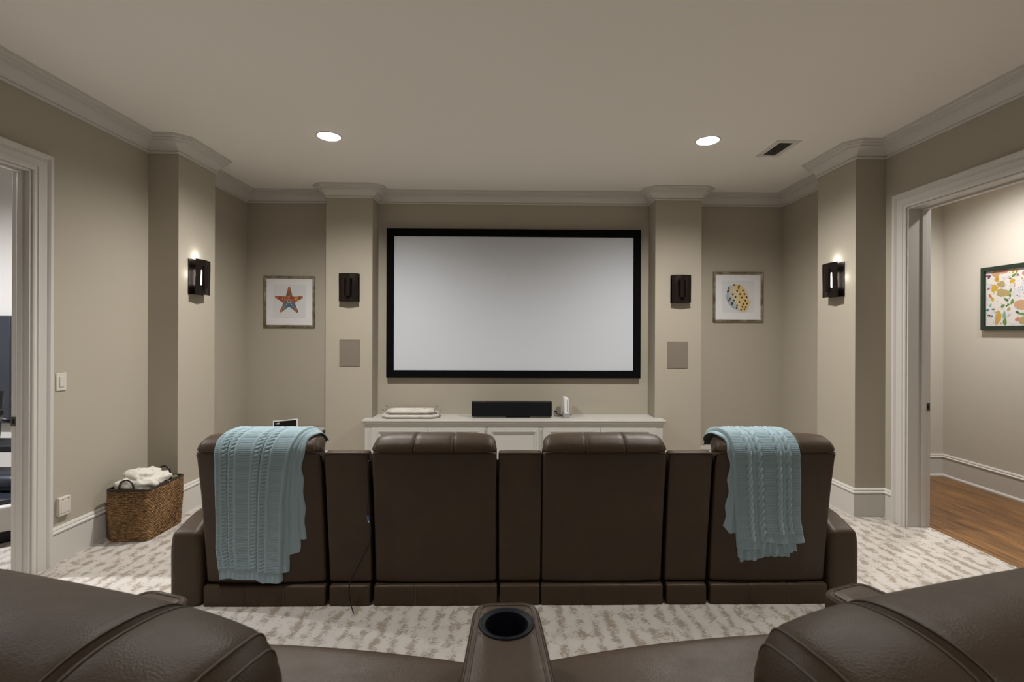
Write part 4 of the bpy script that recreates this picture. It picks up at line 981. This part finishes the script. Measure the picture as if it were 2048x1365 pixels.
# folded blanket in the basket
def blanket_mat():
    m = mat('cream_muslin', (0.62, 0.59, 0.53), 0.95, spec=0.1); v = coords(m)
    bump(m, math_(m, 'ADD', noise(m, coords(m, (60, 60, 14)), 1.0, 2), noise(m, v, 260, 2)), 0.35, 0.004); return m
M_BLANKET = blanket_mat()
bl = thing('blanket', 'crumpled cream blanket piled inside the wicker basket', 'blanket', (-2.64, 3.66, 0.20))
def lump(c, r, seed, rot=0, sq=1.0, folds=5):
    g = np.random.default_rng(seed); ph = g.uniform(0, 6, 8); V = []; F = []; nu, nv = 64, 32
    for j in range(nv + 1):
        th = PI * j / nv
        for i in range(nu):
            a = 2 * PI * i / nu; d = Vector((math.sin(th) * math.cos(a), math.sin(th) * math.sin(a), math.cos(th)))
            sgn = lambda v, p: math.copysign(abs(v) ** p, v)
            q = Vector((sgn(d.x, .75), sgn(d.y, .75), sgn(d.z, .8)))
            k = 1 + 0.045 * math.sin(folds * a + ph[0] + 3 * d.z) + 0.035 * math.sin(2 * folds * d.x + 4 * d.y + ph[1]) + 0.03 * math.sin(9 * d.z + 3 * a + ph[2]) + .02 * math.sin(14 * d.y + 6 * d.x + ph[3])
            p = Vector((q.x * r[0] * k, q.y * r[1] * k, q.z * r[2] * k))
            c_, s_ = math.cos(rot), math.sin(rot); V.append((c[0] + p.x * c_ - p.y * s_, c[1] + p.x * s_ + p.y * c_, c[2] + p.z))
    for j in range(nv):
        for i in range(nu): F.append((j * nu + i, j * nu + (i + 1) % nu, (j + 1) * nu + (i + 1) % nu, (j + 1) * nu + i))
    return V, F
bb = MB()
bb.add(*lump((-2.665, 3.585, 0.375), (.098, .060, .052), 1, .1)).add(*lump((-2.660, 3.640, 0.425), (.100, .080, .045), 2, -.1)).add(*lump((-2.60, 3.62, 0.375), (.080, .075, .045), 3, .7)).add(*lump((-2.585, 3.72, 0.385), (.065, .105, .042), 4, .1)).add(*lump((-2.645, 3.72, 0.415), (.075, .06, .045), 5, .5)).add(*lump((-2.65, 3.67, 0.33), (.11, .14, .06), 6, 0))
o = bb.build('folded_cloth', M_BLANKET, clean=True); PX(o, bl)
md = o.modifiers.new('remesh', 'REMESH'); md.mode = 'VOXEL'; md.voxel_size = 0.005; md.use_smooth_shade = True
sm = o.modifiers.new('smooth', 'SMOOTH'); sm.iterations = 3
tx = bpy.data.textures.new('creases', 'CLOUDS'); tx.noise_scale = 0.07; tx.noise_depth = 2
dm = o.modifiers.new('creases', 'DISPLACE'); dm.texture = tx; dm.strength = 0.014; dm.mid_level = 0.5; dm.texture_coords = 'LOCAL'
og = MB().add(*lump((-2.545, 3.845, 0.35), (.022, .030, .02), 12)).build('cloth', mat('olive_cloth', (0.10, 0.11, 0.05), .9), smooth=True)
tag(og, 'small dark olive cloth tucked in the far corner of the wicker basket', 'cloth')

# ---------------------------------------------------------------- exercise bike seen through the left doorway
ex = thing('exercise_machine', 'dark exercise machine with a white rimmed base seen through the left doorway', 'exercise machine', (-3.75, 3.55, 0))
M_NAVY = mat('dark_navy_plastic', (0.018, 0.022, 0.032), 0.35); M_WRIM = mat('white_rim', (0.55, 0.53, 0.50), 0.4)
bc = (-3.86, 3.62)
def oval(b, rx, ry, z0, z1, n=56, top=0.0):
    return b.add([(bc[0] + (rx + (top if z == z1 else 0)) * math.cos(2 * PI * i / n), bc[1] + (ry + (top if z == z1 else 0)) * math.sin(2 * PI * i / n), z) for z in (z0, z1) for i in range(n)],
                 [(i, (i + 1) % n, (i + 1) % n + n, i + n) for i in range(n)] + [tuple(range(n))[::-1], tuple(range(n, 2 * n))])
PX(oval(MB(), .44, .26, 0.002, 0.095).build('foot_base', M_BLACK, bevel=.01), ex)
PX(oval(MB(), .54, .30, 0.095, 0.275, top=.02).build('rim_shell', M_WRIM, bevel=.02, seg=4), ex)
PX(oval(MB(), .50, .28, 0.276, 0.31).build('deck', M_NAVY, bevel=.008), ex)
PX(MB().box(-4.10, -3.50, 3.60, 3.90, .31, .43).build('flywheel_cover', M_NAVY, bevel=.05, seg=5), ex)
PX(MB().box(-4.20, -3.46, 3.70, 3.98, .575, .625).build('shelf', M_BLACK, bevel=.01), ex)
PX(MB().tube([(-3.95, 3.85, .42), (-3.95, 3.88, .60), (-3.95, 3.92, 1.0)], .045, 16).build('column', M_BLACK, smooth=True), ex)
tvp = thing('dark_panel', 'tall dark screen panel against the wall of the side room, seen through the left doorway', 'panel', (-4.8, 4.43, .66))
PX(MB().box(-5.3, -4.325, 4.405, 4.455, .66, 1.595).build('panel', M_NAVY, bevel=.006), tvp)
bar = MB().tube([(-3.30, 3.18, .930), (-3.02, 3.040, .928), (-2.972, 3.026, .926)], [.013, .013, .010], 12).build('door_pull', M_BLACK, smooth=True)
tag(bar, 'black bar shaped door pull beside the left strike plate', 'door hardware')
MB().tube([(-3.30, 3.18, .932), (-3.30, 3.30, .932)], .02, 12).build('mount', M_BLACK, bar)
